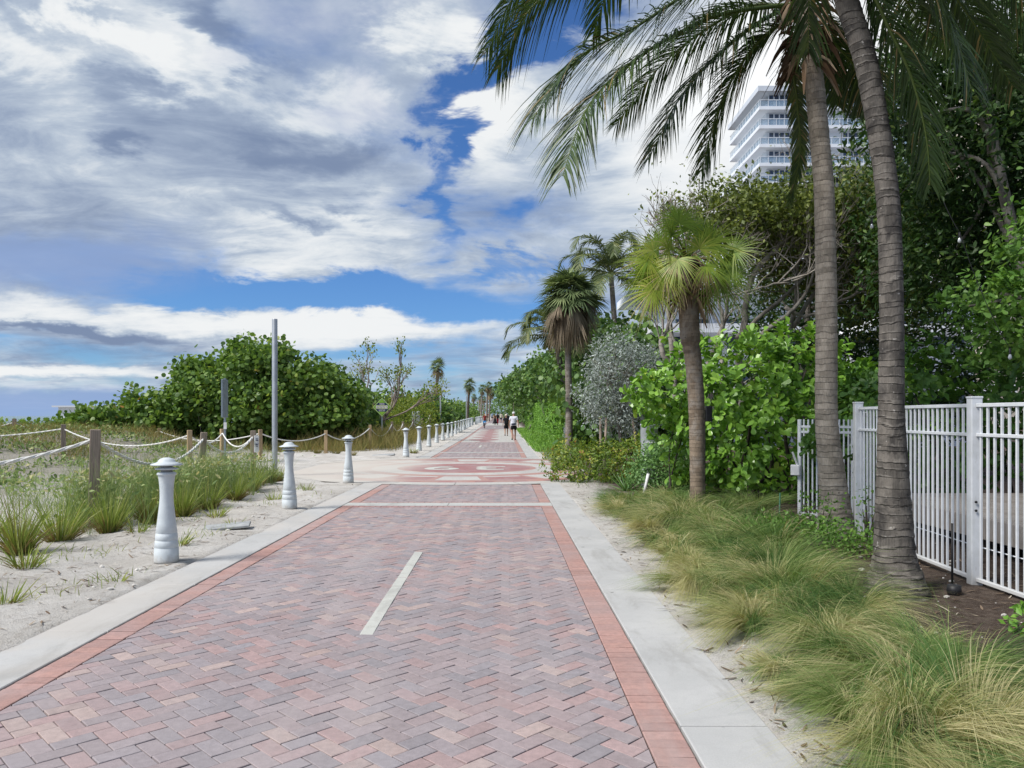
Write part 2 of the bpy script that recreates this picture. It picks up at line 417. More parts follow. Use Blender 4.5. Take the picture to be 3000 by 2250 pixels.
M['navy'] = plain('sign_navy', (.01,.016,.09), .4)
M['sign_pale'] = plain('sign_band', (.42,.45,.3), .5)
M['green_stake'] = plain('green_stake', (.05,.16,.09), .5)
M['meter'] = plain('meter_paint', (.45,.48,.5), .45, .4, .2)
M['lid'] = plain('concrete_lid', (.33,.34,.34), .85, .2, 0, .2, 8, .4)
M['bulb'] = plain('clear_bulb', (.5,.52,.54), .08, .8)
M['stone'] = plain('pale_stone', (.5,.48,.44), .8, .2, 0, .3, 9)
M['bld'] = plain('building_white', (.78,.8,.84), .6, .3, 0, .04, .2)
M['soffit'] = plain('soffit_grey', (.6,.63,.68), .7, .2, 0, .04, .2)
M['beige'] = plain('tower_beige', (.5,.45,.38), .8)
M['rail_glass'] = plain('rail_glass', (.4,.52,.62), .1, .7, .1); M['rail_glass'].node_tree.nodes['Principled BSDF'].inputs['Alpha'].default_value = .38
M['glass_bl'] = plain('blue_glass', (.09,.2,.34), .08, .8, .2)
M['window'] = plain('window_glass', (.025,.05,.1), .05, .9)
M['mullion'] = plain('mullion_white', (.75,.77,.8), .5)

def concrete(name, c, c2):
    n = N(name); p = n.pos()
    a = n.noise(p, 1.1, 6, .6); b = n.noise(p, 14, 6, .65); d = n.noise(p, 130, 3, .6); sp = n.noise(p, 7, 2, .4)
    col = n.mix(n.step(a, .3, .7), c, c2)
    col = n.mix(n.step(b, .45, .75, 0, .4), col, n.vmath('MULTIPLY', c, (.8,.8,.8)))
    col = n.mix(n.step(d, .35, .65, .0, .2), col, (.25,.25,.24))
    col = n.mix(n.step(sp, .74, .78, 0, .55), col, (.1,.1,.1))
    drt = n.noise(n.vmath('MULTIPLY', p, (2.2,.7,1)), 1.3, 7, .7, .6)
    col = n.mix(n.step(drt, .5, .68, 0, .45), col, (.26,.25,.23))
    rust = n.noise(p, 2.1, 3, .5); col = n.mix(n.step(rust, .72, .78, 0, .35), col, (.3,.2,.13))
    sand = n.noise(p, .55, 5, .6, .4); xx = n.sep(p)[0]
    lf = n.step(xx, -2.4, -3.5)
    col = n.mix(n.math('MULTIPLY', n.math('MULTIPLY', n.step(sand, .42, .62), lf), .6), col, (.5,.46,.41))
    n.bump(d, .25, .003)
    return n.base(col, .85, .2)
M['kerb'] = concrete('kerb_concrete', (.495,.49,.475), (.41,.41,.40))
M['ring'] = concrete('ring_concrete', (.5,.5,.475), (.43,.44,.42))

def paver(name, sandy=.0):
    n = N(name); c = n.attr(); p = n.pos()
    a = n.noise(p, 22, 6, .7); b = n.noise(p, .9, 4, .6, .3); d = n.noise(p, 240, 2, .6)
    col = n.vmath('MULTIPLY', c, n.comb(*[n.step(a, .25, .75, .8, 1.16)]*3))
    dust = n.mix(n.step(b, .38, .7, .16, .5), col, (.36,.315,.315))
    dust = n.mix(n.step(d, .4, .72, 0, .22), dust, (.13,.115,.115))
    stain = n.noise(p, 3.1, 3, .5); wear = n.noise(n.vmath('MULTIPLY', p, (1.6,.22,1)), .9, 5, .6, .3)
    dust = n.mix(n.step(wear, .5, .7, 0, .4), dust, (.4,.355,.345))
    sandj = n.noise(p, 1.7, 6, .7, .5); dust = n.mix(n.step(sandj, .62, .76, 0, .35), dust, (.48,.44,.4))
    dust = n.mix(n.step(stain, .7, .76, 0, .3), dust, (.08,.075,.075))
    if sandy:
        x = n.sep(p); s = n.noise(p, .5, 6, .62, .5)
        m = n.math('MULTIPLY', n.step(n.math('ADD', n.math('MULTIPLY', s, 3.2), n.math('MULTIPLY', x[0], -1)), 3.3, 6.3), sandy)
        dust = n.mix(m, dust, (.52,.485,.43))
    n.bump(n.math('ADD', a, d), .35, .004)
    return n.base(dust, .82, .22)
M['paver'] = paver('clay_pavers')
M['paver_plaza'] = paver('plaza_pavers', .92)
M['joint'] = plain('joint_sand', (.085,.08,.08), .95, .1, 0, .3, 9)
M['line'] = concrete('white_paver_line', (.55,.55,.5), (.45,.455,.42))

def ground_mat():
    n = N('ground_cover'); p = n.pos(); x = n.sep(p)
    a = n.noise(p, .8, 6, .6, .3); b = n.noise(p, 9, 8, .7, .4); d = n.noise(p, 60, 4, .7); e = n.noise(p, 260, 2, .6); w = n.noise(p, 26, 5, .7, 1.2)
    sand = n.mix(n.step(a, .35, .65), (.52,.49,.445), (.64,.615,.575))
    sand = n.mix(n.step(b, .48, .68, 0, .5), sand, (.36,.32,.275))
    sand = n.mix(n.step(d, .5, .75, 0, .6), sand, (.17,.15,.125))
    sand = n.mix(n.step(w, .62, .7, 0, .55), sand, (.12,.095,.07))
    mulch = n.mix(n.step(b, .3, .7), (.05,.035,.027), (.13,.1,.08))
    mulch = n.mix(n.step(d, .55, .72, 0, .7), mulch, (.24,.2,.17))
    mulch = n.mix(n.step(e, .66, .7, 0, .8), mulch, (.5,.48,.44))
    soil = n.mix(n.step(b, .3, .7), (.1,.085,.06), (.2,.18,.12))
    # right bed: sand strip by the kerb, then dark mulch
    f = n.math('ADD', x[0], n.math('MULTIPLY', n.math('SUBTRACT', a, .5), 2.2))
    f = n.math('ADD', f, n.math('MULTIPLY', n.math('SUBTRACT', b, .5), 1.4))
    col = n.mix(n.step(f, 1.55, 2.6), sand, mulch)
    # far left: dune litter under the shrubs
    col = n.mix(n.math('MULTIPLY', n.step(f, -8, -13), .6), col, soil)
    n.bump(n.math('ADD', n.math('MULTIPLY', b, 1.2), n.math('ADD', d, n.math('MULTIPLY', e, .4))), .8, .03)
    return n.base(col, .95, .1)
M['ground'] = ground_mat()

def water_mat():
    n = N('sea'); p = n.pos()
    n.bump(n.noise(n.vmath('MULTIPLY', p, (.3,.9,1)), .5, 6, .6), .3, .3)
    return n.base((.11,.2,.22), .22, .4)
M['water'] = water_mat()
M['litter'] = leafmat('dry_litter', [(0,(.05,.035,.025)),(.5,(.16,.11,.075)),(.85,(.32,.25,.18)),(1,(.45,.4,.33))], .05, .9, .1)
# ------------------------------------------------------------------ camera, sun, sky
cam = bpy.data.cameras.new('camera'); co = bpy.data.objects.new('camera', cam); COL.objects.link(co)
co.location = (0, 0, CH); co.rotation_euler = (R(90), 0, 0)
cam.sensor_width = 36; cam.lens = 36*FPX/3000
cam.shift_x = (1500-CX)/3000; cam.shift_y = (HY-1125)/3000
cam.clip_start = .05; cam.clip_end = 60000
scene.camera = co
SUN_EL, SUN_AZ = 50, 243      # degrees; azimuth clockwise from +Y
sl = bpy.data.lights.new('sun', 'SUN'); so = bpy.data.objects.new('sun', sl); COL.objects.link(so)
sl.energy = 3.3; sl.angle = R(20); sl.color = (1, .96, .9)
sd = Vector((math.sin(R(SUN_AZ))*math.cos(R(SUN_EL)), math.cos(R(SUN_AZ))*math.cos(R(SUN_EL)), math.sin(R(SUN_EL))))
so.rotation_euler = sd.to_track_quat('Z', 'Y').to_euler()
scene.view_settings.view_transform = 'Standard'; scene.view_settings.look = 'None'
scene.view_settings.exposure = EXPOSURE = .55

def sky():
    w = bpy.data.worlds.new('World'); scene.world = w; w.use_nodes = True
    n = N('', w.node_tree); bg = w.node_tree.nodes['Background']
    bg.inputs['Strength'].default_value = .075
    st = n.new('ShaderNodeTexSky', sky_type='NISHITA'); st.sun_disc = False
    st.sun_elevation = R(SUN_EL); st.sun_rotation = R(SUN_AZ); st.air_density = 1.0; st.dust_density = .25; st.ozone_density = 2.5
    d = n.vmath('NORMALIZE', n.new('ShaderNodeTexCoord').outputs['Generated']); x = n.sep(d)
    z = n.math('MAXIMUM', x[2], 0.0)
    el0 = n.math('ARCSINE', x[2]); az0 = n.math('ARCTAN2', x[0], x[1])
    # ragged edges: the masses are pushed about by a fine noise, less so near the horizon
    wv = n.sep(n.vmath('SUBTRACT', n.noise(n.vmath('MULTIPLY', d, (1, 1, 2.4)), 6.5, 6, .62, .3, 1), (.5,.5,.5)))
    wk = n.step(z, .0, .3, .25, 1)
    az = n.math('ADD', az0, n.math('MULTIPLY', n.math('MULTIPLY', wv[0], .30), wk)); el = n.math('ADD', el0, n.math('MULTIPLY', n.math('MULTIPLY', wv[1], .16), wk))
    def blob(px, py, sx, sy, tilt=0):
        vx = (px-CX)/FPX; a = math.atan(vx); e = math.atan((HY-py)/FPX*math.cos(a))
        da = n.math('SUBTRACT', az, a); de = n.math('SUBTRACT', el, e)
        if tilt:
            c, s_ = math.cos(R(tilt)), math.sin(R(tilt))
            da, de = n.math('ADD', n.math('MULTIPLY', da, c), n.math('MULTIPLY', de, s_)), n.math('SUBTRACT', n.math('MULTIPLY', de, c), n.math('MULTIPLY', da, s_))
        da = n.math('MULTIPLY', da, FPX/sx*1.02); de = n.math('MULTIPLY', de, FPX/sy*1.02)
        q = n.math('ADD', n.math('MULTIPLY', da, da), n.math('MULTIPLY', de, de))
        return n.math('POWER', 2.718, n.math('MULTIPLY', q, -1.0))
    def total(lst, v):
        for (px, py, sx, sy, amp, *t) in lst:
            v = n.math('ADD', v, n.math('MULTIPLY', blob(px, py, sx, sy, *(t or [0])), amp))
        return v
    # clouds lie on a plane overhead, seen ever flatter towards the horizon
    h = n.math('ADD', z, .13)
    p = n.comb(n.math('DIVIDE', x[0], h), n.math('DIVIDE', x[1], h), 0.0)
    pw = n.vmath('ADD', p, n.vmath('MULTIPLY', n.vmath('SUBTRACT', n.noise(p, 1.1, 2, .5, 0, 1), (.5,.5,.5)), (.5,.5,0)))
    n1 = n.noise(n.vmath('ADD', pw, (3.7, 1.2, 0)), 1.3, 8, .56)
    n2 = n.noise(n.vmath('ADD', pw, (11.2, 7.4, 3)), 1.5, 9, .54)
    n3 = n.noise(n.vmath('MULTIPLY', n.vmath('ADD', pw, (1.3, 9.1, 5)), (1.5, 2.6, 1)), 2.4, 10, .66, .5)
    cover = total(CLEAR+CLOUD, n.math('ADD', n.math('MULTIPLY', n1, 1.3), n.math('ADD', n.math('MULTIPLY', n3, .4), -.1)))
    t = n.step(cover, .37, .98)
    shade = total(DARK, n.math('ADD', n.math('MULTIPLY', n2, 2.0), n.math('MULTIPLY', n3, 1.3)))
    k = n.step(shade, .8, 2.55)
    cloud = n.ramp(k, [(0,(.92,.94,.95)),(.2,(.76,.81,.86)),(.42,(.52,.60,.71)),(.65,(.37,.45,.59)),(1,(.22,.29,.44))])
    veil = n.step(total(VEIL, 0.0), .1, .9)
    blue = n.vmath('MULTIPLY', st.outputs[0], (.45, .72, 1.1))
    cl = n.vmath('MULTIPLY', cloud, (8.7, 8.7, 8.7))
    c = n.mix(t, blue, cl)
    c = n.mix(n.math('MULTIPLY', veil, .85), c, (2.45, 3.45, 5.8))
    c = n.mix(n.step(total(GLOW, 0.0), 0, 1, 0, .8), c, (9.6, 9.8, 10))
    low = n.step(el0, .05, -.01)
    c = n.mix(n.math('MULTIPLY', low, .5), c, (3.0, 4.4, 7.2))
    n.put(c, bg.inputs['Color'])
CLEAR = [(960,868,450,52,-1.05),(560,880,190,34,-.45,8),(1385,255,80,130,-.6,-20),(1580,90,170,80,-.9,10),(1350,560,50,200,-.35,-10),
         (1080,1035,220,24,-.5),(1420,1160,90,25,-.3),(1500,780,260,22,-.4,6),(1330,420,70,60,-.4),(1480,930,170,26,-.35),(1560,620,60,60,-.3)]
CLOUD = [(700,965,560,34,.6),(1050,950,300,28,.35),(200,1080,330,15,.55),(100,925,240,28,.4),(1445,330,80,105,.6,-35),(1255,95,100,70,.35),
         (1750,440,260,150,.3),(2250,250,500,300,.5),(700,560,500,200,.3),(300,250,420,260,.3),(900,720,300,60,.25,10)]
DARK = [(400,425,80,38,.95),(860,470,190,55,.75),(620,100,120,60,.85,-20),(1080,430,90,45,.5),(830,640,130,22,.7,-12),(210,970,200,11,1.4,-3),
        (250,1030,300,18,.6),(560,320,200,60,.35),(1650,430,150,80,.35),(40,480,200,120,.35),(330,260,120,30,.4,-15),(1010,620,70,16,.5),
        (270,70,220,34,-.9,-28),(520,150,120,30,-.7,-25),(960,670,260,60,-.5),(1445,320,100,100,-1.1),(1255,90,110,60,-.8),(760,955,600,30,-.9),
        (150,1082,330,15,-.9),(880,330,150,40,-.5),(2250,250,500,330,-.9),(1050,280,90,50,-.7),(60,120,90,60,-.7),(480,250,300,60,-.3),(700,800,200,30,-.5,10)]
VEIL = [(120,760,420,105,.95,6),(60,1185,420,42,1.0),(330,1195,300,30,.5),(1080,1040,160,18,.3)]
GLOW = [(2330,180,330,210,.9),(2050,330,200,120,.35)]
sky()

# ------------------------------------------------------------------ ground
PL = lambda y: -2.965+.004*np.minimum(y, 18)-.004*np.maximum(0, np.asarray(y,float)-30)      # outer edge of the brick border, sea side
PR = lambda y: .915-.006*np.minimum(y, 18)-.0035*np.maximum(0, np.asarray(y,float)-30)
KL = lambda y: PL(y)-.47
KR = lambda y: PR(y)+.455
PCX, PCY = -1.2, 23.75            # centre of the round plaza
RING = (1.95, 2.14, 2.92, 4.78, 5.35, 5.95)
XCUT = 2.3

def ground_z(x, y):
    x = np.asarray(x,float); y = np.asarray(y,float)
    z = rise(y)*sm(-45, -20, x)
    amp = sm(-3.3, -4.6, x)
    mound = .05*np.sin(1.9*x+.7*y)*np.sin(1.3*y-.6*x+1)+.03*np.sin(4.3*x+1.1)*np.sin(3.7*y+.4*x)+.014*np.sin(11*x+3*y)*np.sin(9*y-4*x)
    near = sm(-6.5, -9, x)*sm(16, 12.5, y)*sm(3, 8, y)*.18
    dune = .95*sm(-10, -18, x)*sm(14, 28, y)*sm(-36, -23, x)*sm(75, 45, y)
    dune2 = .7*sm(-5.2, -9.5, x)*sm(36, 60, y)*sm(-30, -16, x); dune = np.maximum(dune, dune2); dune2 = 0
    zl = amp*(mound*.8+.01)+near+dune+dune2
    sea = -4.2*sm(-32, -75, x)
    zr_ = sm(1.2, 2.4, x)*(.02+.02*np.sin(2.3*x)*np.sin(1.7*y)+.012*np.sin(7*x+y)*np.sin(6*y))
    z = z+np.where(x < 0, zl+sea, zr_)
    # bed of the path and of the plaza
    edge = .012*np.sin(3.1*y)+.03*np.sin(1.13*y+2)+.02*np.sin(7.3*y)
    inl = sm(-.16, .0, x-(KL(y)+.1+edge*1.6)); inr = sm(.03, -.03, x-(KR(y)-.04))
    bed = inl*inr
    z = z*(1-bed)+bed*(rise(y)-.07)
    r = np.hypot(x-PCX, y-PCY)
    b2 = sm(5.85, 5.7, r)*sm(XCUT-.02, XCUT-.1, x)
    cov = sm(-5.3, -6.6, x)*.1
    z = z*(1-b2)+b2*(-.07+cov)
    lip = sm(-3.0, -3.6, x)*sm(-4.6, -4.0, x)*.016*(1-bed)*(1-b2)
    return z+lip

def ground():
    def axis(pts):
        out = []
        for a, b, s in pts: out += list(np.arange(a, b-1e-6, s))
        return np.array(out+[pts[-1][1]])
    xs = axis([(-4000,-400,600),(-400,-100,50),(-100,-30,5),(-30,-14,.8),(-14,-9,.3),(-9,-4.3,.09),(-4.3,-3.0,.035),(-3.0,.9,.6),(.9,1.6,.05),(1.6,6,.12),(6,12,.4),(12,60,4),(60,400,40),(400,4000,600)])
    ys = axis([(-60,-6,6),(-6,2.4,.6),(2.4,16,.07),(16,32,.14),(32,60,.5),(60,200,3),(200,600,40),(600,6000,600)])
    X, Y = np.meshgrid(xs, ys); Z = ground_z(X, Y)
    nx, ny = len(xs), len(ys)
    i = np.arange(ny-1)[:,None]*nx+np.arange(nx-1)[None]
    F = np.stack((i, i+1, i+nx+1, i+nx), -1).reshape(-1,4)
    g = G(); g.add(np.column_stack((X.ravel(), Y.ravel(), Z.ravel())), F, smooth=True)
    tag(g.build('ground', M['ground']), kind='structure')
    g = G(); g.add([(-30000,-8000,-2.4),(-40,-8000,-2.4),(-40,40000,-2.4),(-30000,40000,-2.4)], [0,1,2,3])
    tag(g.build('sea', M['water']), kind='structure')
ground()

# ------------------------------------------------------------------ paving
def clip_poly(P, f):
    """keep the part of polygon P where f(p) >= 0 (f linear enough)"""
    out = []; n = len(P)
    for i in range(n):
        a, b = P[i], P[(i+1)%n]; fa, fb = f(a), f(b)
        if fa >= 0: out.append(a)
        if (fa >= 0) != (fb >= 0):
            t = fa/(fa-fb); out.append((a[0]+t*(b[0]-a[0]), a[1]+t*(b[1]-a[1])))
    return out

MAUVE, PINK, TAN, BLUE, RED = (.265,.222,.232), (.365,.215,.2), (.43,.31,.26), (.215,.215,.24), (.37,.17,.15)
def brick_col(x, y, mode):
    s = math.sin(.9*x+.35*y)*math.sin(.6*y+1.1)+.6*math.sin(2.1*x-1.3*y)
    r = random.random()
    if mode == 'near':
        w = [.34-.06*s, .27+.11*s, .13+.06*s, .24-.11*s]
        if x < -1.0: w[0] += .12; w[1] -= .04
    else: w = [.45, .16, .08, .31]
    c = random.choices([MAUVE, PINK, TAN, BLUE], [max(.02,q) for q in w])[0]
    c2 = random.choice([MAUVE, PINK, BLUE]); f = random.random()*.35
    g_ = random.uniform(.97, 1.22); gm = sum(c)/3
    return tuple(((a*(1-f)+b*f)*.62+.12*gm+.26*q)*g_ for a, b, q in zip(c, c2, (.315,.245,.24)))

def put_brick(g, poly, z, col, gap=.0028, bev=.004, deep=.03):
    n = len(poly)
    if n < 3: return
    P = np.array(poly); c = P.mean(0)
    a = .5*abs(np.dot(P[:,0], np.roll(P[:,1],1))-np.dot(P[:,1], np.roll(P[:,0],1)))
    if a < 2e-4: return
    d = np.linalg.norm(P-c, axis=1)[:,None]
    P0 = P-(P-c)/d*gap*1.4; P1 = P-(P-c)/d*(gap*1.4+bev*1.4)
    tz = random.gauss(0, .0012); tx, ty = random.gauss(0, .009), random.gauss(0, .009)
    dz = (P-c) @ np.array([tx, ty])
    rz_ = float(rise(c[1]))+z+tz
    V = np.vstack([np.column_stack((P0, np.full(n, rz_-deep))), np.column_stack((P0, rz_-bev*.6+dz)), np.column_stack((P1, rz_+dz))])
    g.add(V, [[k*n+i, k*n+(i+1)%n, (k+1)*n+(i+1)%n, (k+1)*n+i] for k in (0,1) for i in range(n)], col)
    g.add(V[2*n:], list(range(n)), col)

def herringbone(g, y0, y1, xl, xr, mode, extra=None):
    w = .1; c45 = math.sqrt(.5)
    rot = lambda a, b: ((a*c45-b*c45)*w-1.03, (a*c45+b*c45)*w)
    J = int((y1+6)/w)+40
    # grid rows j, bricks H at (j+4n, j), V at (j+4n+3, j)
    for j in range(-60, J):
        for nn in range(-70, 70):
            for kind in (0, 1):
                a, b = (j+4*nn, j) if kind == 0 else (j+4*nn+3, j)
                sx, sy = (2, 1) if kind == 0 else (1, 2)
                cx_, cy_ = rot(a+sx/2, b+sy/2)
                if cy_ < y0-.2 or cy_ > y1+.2: continue
                if cx_ < xl(cy_)-.2 or cx_ > xr(cy_)+.2: continue
                P = [rot(a, b), rot(a+sx, b), rot(a+sx, b+sy), rot(a, b+sy)]
                inside = all(y0 <= q[1] <= y1 and xl(q[1]) <= q[0] <= xr(q[1]) for q in P) and extra is None
                if not inside:
                    for f in (lambda q: q[1]-y0, lambda q: y1-q[1], lambda q: q[0]-xl(q[1]), lambda q: xr(q[1])-q[0]):
                        P = clip_poly(P, f)
                        if len(P) < 3: break
                    if extra and len(P) >= 3: P = clip_poly(P, extra)
                if len(P) >= 3: put_brick(g, P, 0.0, brick_col(cx_, cy_, mode))

def soldier(g, xa, xb, y0, y1, col, mode='edge'):
    """bricks laid side by side across a strip that runs along Y"""
    y = y0
    while y < y1-.01:
        ye = min(y+.1, y1); f = random.uniform(.88, 1.12); k = random.random()*.25
        c = [(a*(1-k)+b*k)*f for a, b in zip(col, PINK)]
        put_brick(g, [(float(xa(y)),y),(float(xb(y)),y),(float(xb(ye)),ye),(float(xa(ye)),ye)], .002, c, .0042)
        y += .1

def slabs(g, xa, xb, y0, y1, step, z, gap=.013, h=.12):
    y = y0
    while y < y1-.05:
        ye = min(y+step, y1); m = (y+ye)/2
        n0 = [(float(xa(y)),y+gap/2),(float(xb(y)),y+gap/2),(float(xb(ye)),ye-gap/2),(float(xa(ye)),ye-gap/2)]
        P = np.array(n0); c = P.mean(0); I = P+np.sign(c-P)*.006
        za = rise(P[:,1])+z
        V = np.vstack([np.column_stack((P, za-h)), np.column_stack((P, za-.005)), np.column_stack((I, za))])
        g.add(V, [[k*4+i, k*4+(i+1)%4, (k+1)*4+(i+1)%4, (k+1)*4+i] for k in (0,1) for i in range(4)])
        g.add(V[8:], [0,1,2,3])
        y = ye

def ringy(r, s):   # y of the plaza circle on the near (-1) or far (+1) side at given x
    return lambda x: PCY+s*math.sqrt(max(0, r*r-(x-PCX)**2))

def paving():
    BW = .205
    bl = lambda y: PL(y)+BW; br = lambda y: PR(y)-BW
    # bedding under all bricks
    g = G()
    yy = [-4, 18.1, 29, 60, 90, 120, 160, 200, 280, 420]
    for a, b in zip(yy[:-1], yy[1:]):
        if a == 18.1: continue
        g.add([(PL(a),a,rise(a)-.012),(PR(a),a,rise(a)-.012),(PR(b),b,rise(b)-.012),(PL(b),b,rise(b)-.012)], [0,1,2,3])
    tag(g.build('path_bed', M['joint']), kind='structure')
    g = G()
    near = ringy(5.95, -1); far = ringy(5.95, 1)
    herringbone(g, -1.5, 13.48, bl, br, 'near')
    herringbone(g, 14.33, 18.75, bl, br, 'far', lambda q: near(q[0])-.01-q[1])
    herringbone(g, 28.6, 33.3, bl, br, 'far', lambda q: q[1]-far(q[0])-.01)
    herringbone(g, 33.95, 47.0, bl, br, 'far')
    tag(g.build('path', M['paver']), kind='structure')
    # soldier courses of red brick
    g = G(); E = (.43, .235, .19)
    for xa, xb in ((PL, bl), (br, PR)):
        soldier(g, xa, xb, -1.5, 13.7, E); soldier(g, xa, xb, 14.15, 17.95, E); soldier(g, xa, xb, 29.65, 33.5, E); soldier(g, xa, xb, 33.95, 60, E)
    for ya, yb in ((13.49, 13.69), (14.16, 14.32)):
        x = float(bl(ya))
        while x < br(ya)-.02:
            xe = min(x+.1, float(br(ya))); f = random.uniform(.85, 1.1)
            put_brick(g, [(x,ya),(xe,ya),(xe,yb),(x,yb)], .001, [q*f for q in (.36,.17,.15)]); x += .1
    tag(g.build('path_border', M['paver']), kind='structure')
    # far path: patterned concrete, then plain brick field, as one sheet with real inlays
    g = G()
    def strip(xa, xb, y0, y1, col, n=1):
        t = np.linspace(y0, y1, n+1)
        for a, b in zip(t[:-1], t[1:]):
            g.add([(xa(a),a,rise(a)),(xb(a),a,rise(a)),(xb(b),b,rise(b)),(xa(b),b,rise(b))], [0,1,2,3], col)
    W_, RD, GR = (.5,.5,.46), (.34,.17,.165), (.235,.2,.21)
    wl = lambda y: -2.05+.45*math.sin(2*PI*(y-47)/6.2)-.004*(y-47)
    wr = lambda y: -.72+.3*math.sin(2*PI*(y-47)/6.2+2.6)-.008*(y-47)
    strip(bl, wl, 47, 86, W_, 120); strip(wl, wr, 47, 86, RD, 120); strip(wr, br, 47, 86, W_, 120)
    strip(bl, br, 86, 108, GR, 4); strip(bl, br, 108, 130, W_, 4); strip(bl, br, 130, 420, GR, 14)
    strip(PL, bl, 60, 420, (.37,.2,.17), 20); strip(br, PR, 60, 420, (.37,.2,.17), 20)
    tag(g.build('path_far', M['paver']), kind='structure')
    # white cross bands and centre dashes
    g = G()
    slabs(g, lambda y: PL(y)+.0*y, lambda y: (PL(y)+PR(y))/2-.003, 13.7, 14.15, .45, .006); slabs(g, lambda y: (PL(y)+PR(y))/2+.003, PR, 13.7, 14.15, .45, .006)
    slabs(g, PL, PR, 33.5, 33.95, .45, .006)
    tag(g.build('cross_band', M['ring']), kind='structure')
    g = G()
    for k in range(17): put_brick(g, [(-1.074,5.62+.2*k),(-.972,5.62+.2*k),(-.972,5.82+.2*k),(-1.074,5.82+.2*k)], .0045, (.5,.5,.45))
    for y0 in (39, 93, 122): g.add([(-1.4,y0,rise(y0)+.006),(-1.28,y0,rise(y0)+.006),(-1.28,y0+3,rise(y0+3)+.006),(-1.4,y0+3,rise(y0+3)+.006)], [0,1,2,3])
    tag(g.build('centre_line', M['line']), kind='structure')
    # kerbs
    g = G()
    for (xa, xb) in ((KL, lambda y: PL(y)-.008), (lambda y: PR(y)+.008, KR)):
        slabs(g, xa, xb, -3.95+(.16 if xa is KL else 0), 17.0, 1.58, .008); slabs(g, xa, xb, 30.2, 200, 1.6, .008); slabs(g, xa, xb, 200, 400, 20, .008)
    for s_ in (-1, 1):                       # kerb ends that die into the plaza ring
        for (xa, xb) in ((float(KL(18)), float(PL(18))-.008), (float(PR(18))+.008, float(KR(18)))):
            f = ringy(5.96, s_)
            y0 = 17.0 if s_ < 0 else 30.2
            P = [(xa,y0),(xb,y0),(xb,f(xb)),(xa,f(xa))]
            if s_ > 0: P = P[::-1]
            g.prism(P, -.1, .008)
    tag(g.build('kerb', M['kerb']), kind='structure')
    # the round plaza: rings of paving, each cell its own face
    g = G(); WH, DR, LR = (.52,.52,.48), (.33,.135,.13), (.42,.215,.175)
    def cell(r0, r1, a0, a1, col, mi=0, z=0.0):
        k = max(1, int((a1-a0)/.06)); t = np.linspace(a0, a1, k+1)
        for p, q in zip(t[:-1], t[1:]):
            P = [(PCX+r*math.cos(a), PCY+r*math.sin(a)) for r, a in ((r0,p),(r1,p),(r1,q),(r0,q))]
            if r0 < 1e-6: P = P[1:]
            P = clip_poly(P, lambda v: XCUT-v[0])
            if len(P) >= 3: g.add(np.column_stack((P, np.full(len(P), z))), list(range(len(P))), col, mi)
    T2 = 2*PI
    for k in range(72):                       # brick wide cells so that tones vary
        a0, a1 = T2*k/72, T2*(k+1)/72
        def v(c): f = random.uniform(.9, 1.1); return tuple(q*f for q in c)
        for r0, r1 in ((0,.5),(.5,1),(1,1.5),(1.5,1.95)): cell(r0, r1, a0, a1, v(DR))
        cell(1.95, 2.14, a0, a1, v(LR)); cell(2.14, 2.92, a0, a1, v(WH))
        cell(2.92, 3.12, a0, a1, v(LR)); cell(4.72, 4.95, a0, a1, v(LR)); cell(4.95, 5.3, a0, a1, v(DR if k % 2 else LR))
    NS = 20
    for k in range(NS):
        a = -PI/2+T2*k/NS; h = PI/NS
        cell(3.12, 3.4, a-h, a+h, LR)
        if k % 2 == 0:
            cell(3.4, 4.6, a-h*.82, a+h*.82, WH)
        else:
            cell(3.4, 3.66, a-h*.9, a+h*.9, WH); cell(3.66, 4.6, a-h*.9, a+h*.9, DR)
        e = .82 if k % 2 == 0 else .9
        cell(3.4, 4.6, a-h, a-h*e, LR); cell(3.4, 4.6, a+h*e, a+h, LR); cell(4.6, 4.72, a-h, a+h, LR)
    tag(g.build('plaza', M['paver_plaza']), kind='structure')
    g = G()
    for k in range(24):
        a0 = -PI/2+T2*k/24+.0012; a1 = -PI/2+T2*(k+1)/24-.0012
        cell(5.3, 5.95, a0, a1, WH, 0, .005)
    tag(g.build('plaza_ring', M['paver_plaza']), kind='structure')
    # street number laid in white, to be read by people walking this way from the far side
    cu = bpy.data.curves.new('number', 'FONT'); cu.body = '39'; cu.size = 2.35; cu.align_x = 'CENTER'; cu.align_y = 'CENTER'; cu.offset = .03; cu.extrude = .002
    cu.space_character = 1.25
    tmp = bpy.data.objects.new('number', cu); COL.objects.link(tmp)
    dg = bpy.context.evaluated_depsgraph_get(); me = bpy.data.meshes.new_from_object(tmp.evaluated_get(dg))
    bpy.data.objects.remove(tmp)
    o = bpy.data.objects.new('plaza_number', me); COL.objects.link(o); me.materials.clear(); me.materials.append(M['line'])
    o.location = (-1.22, 23.75, .004); o.rotation_euler = (0, 0, PI)
    tag(o, kind='structure')
paving()
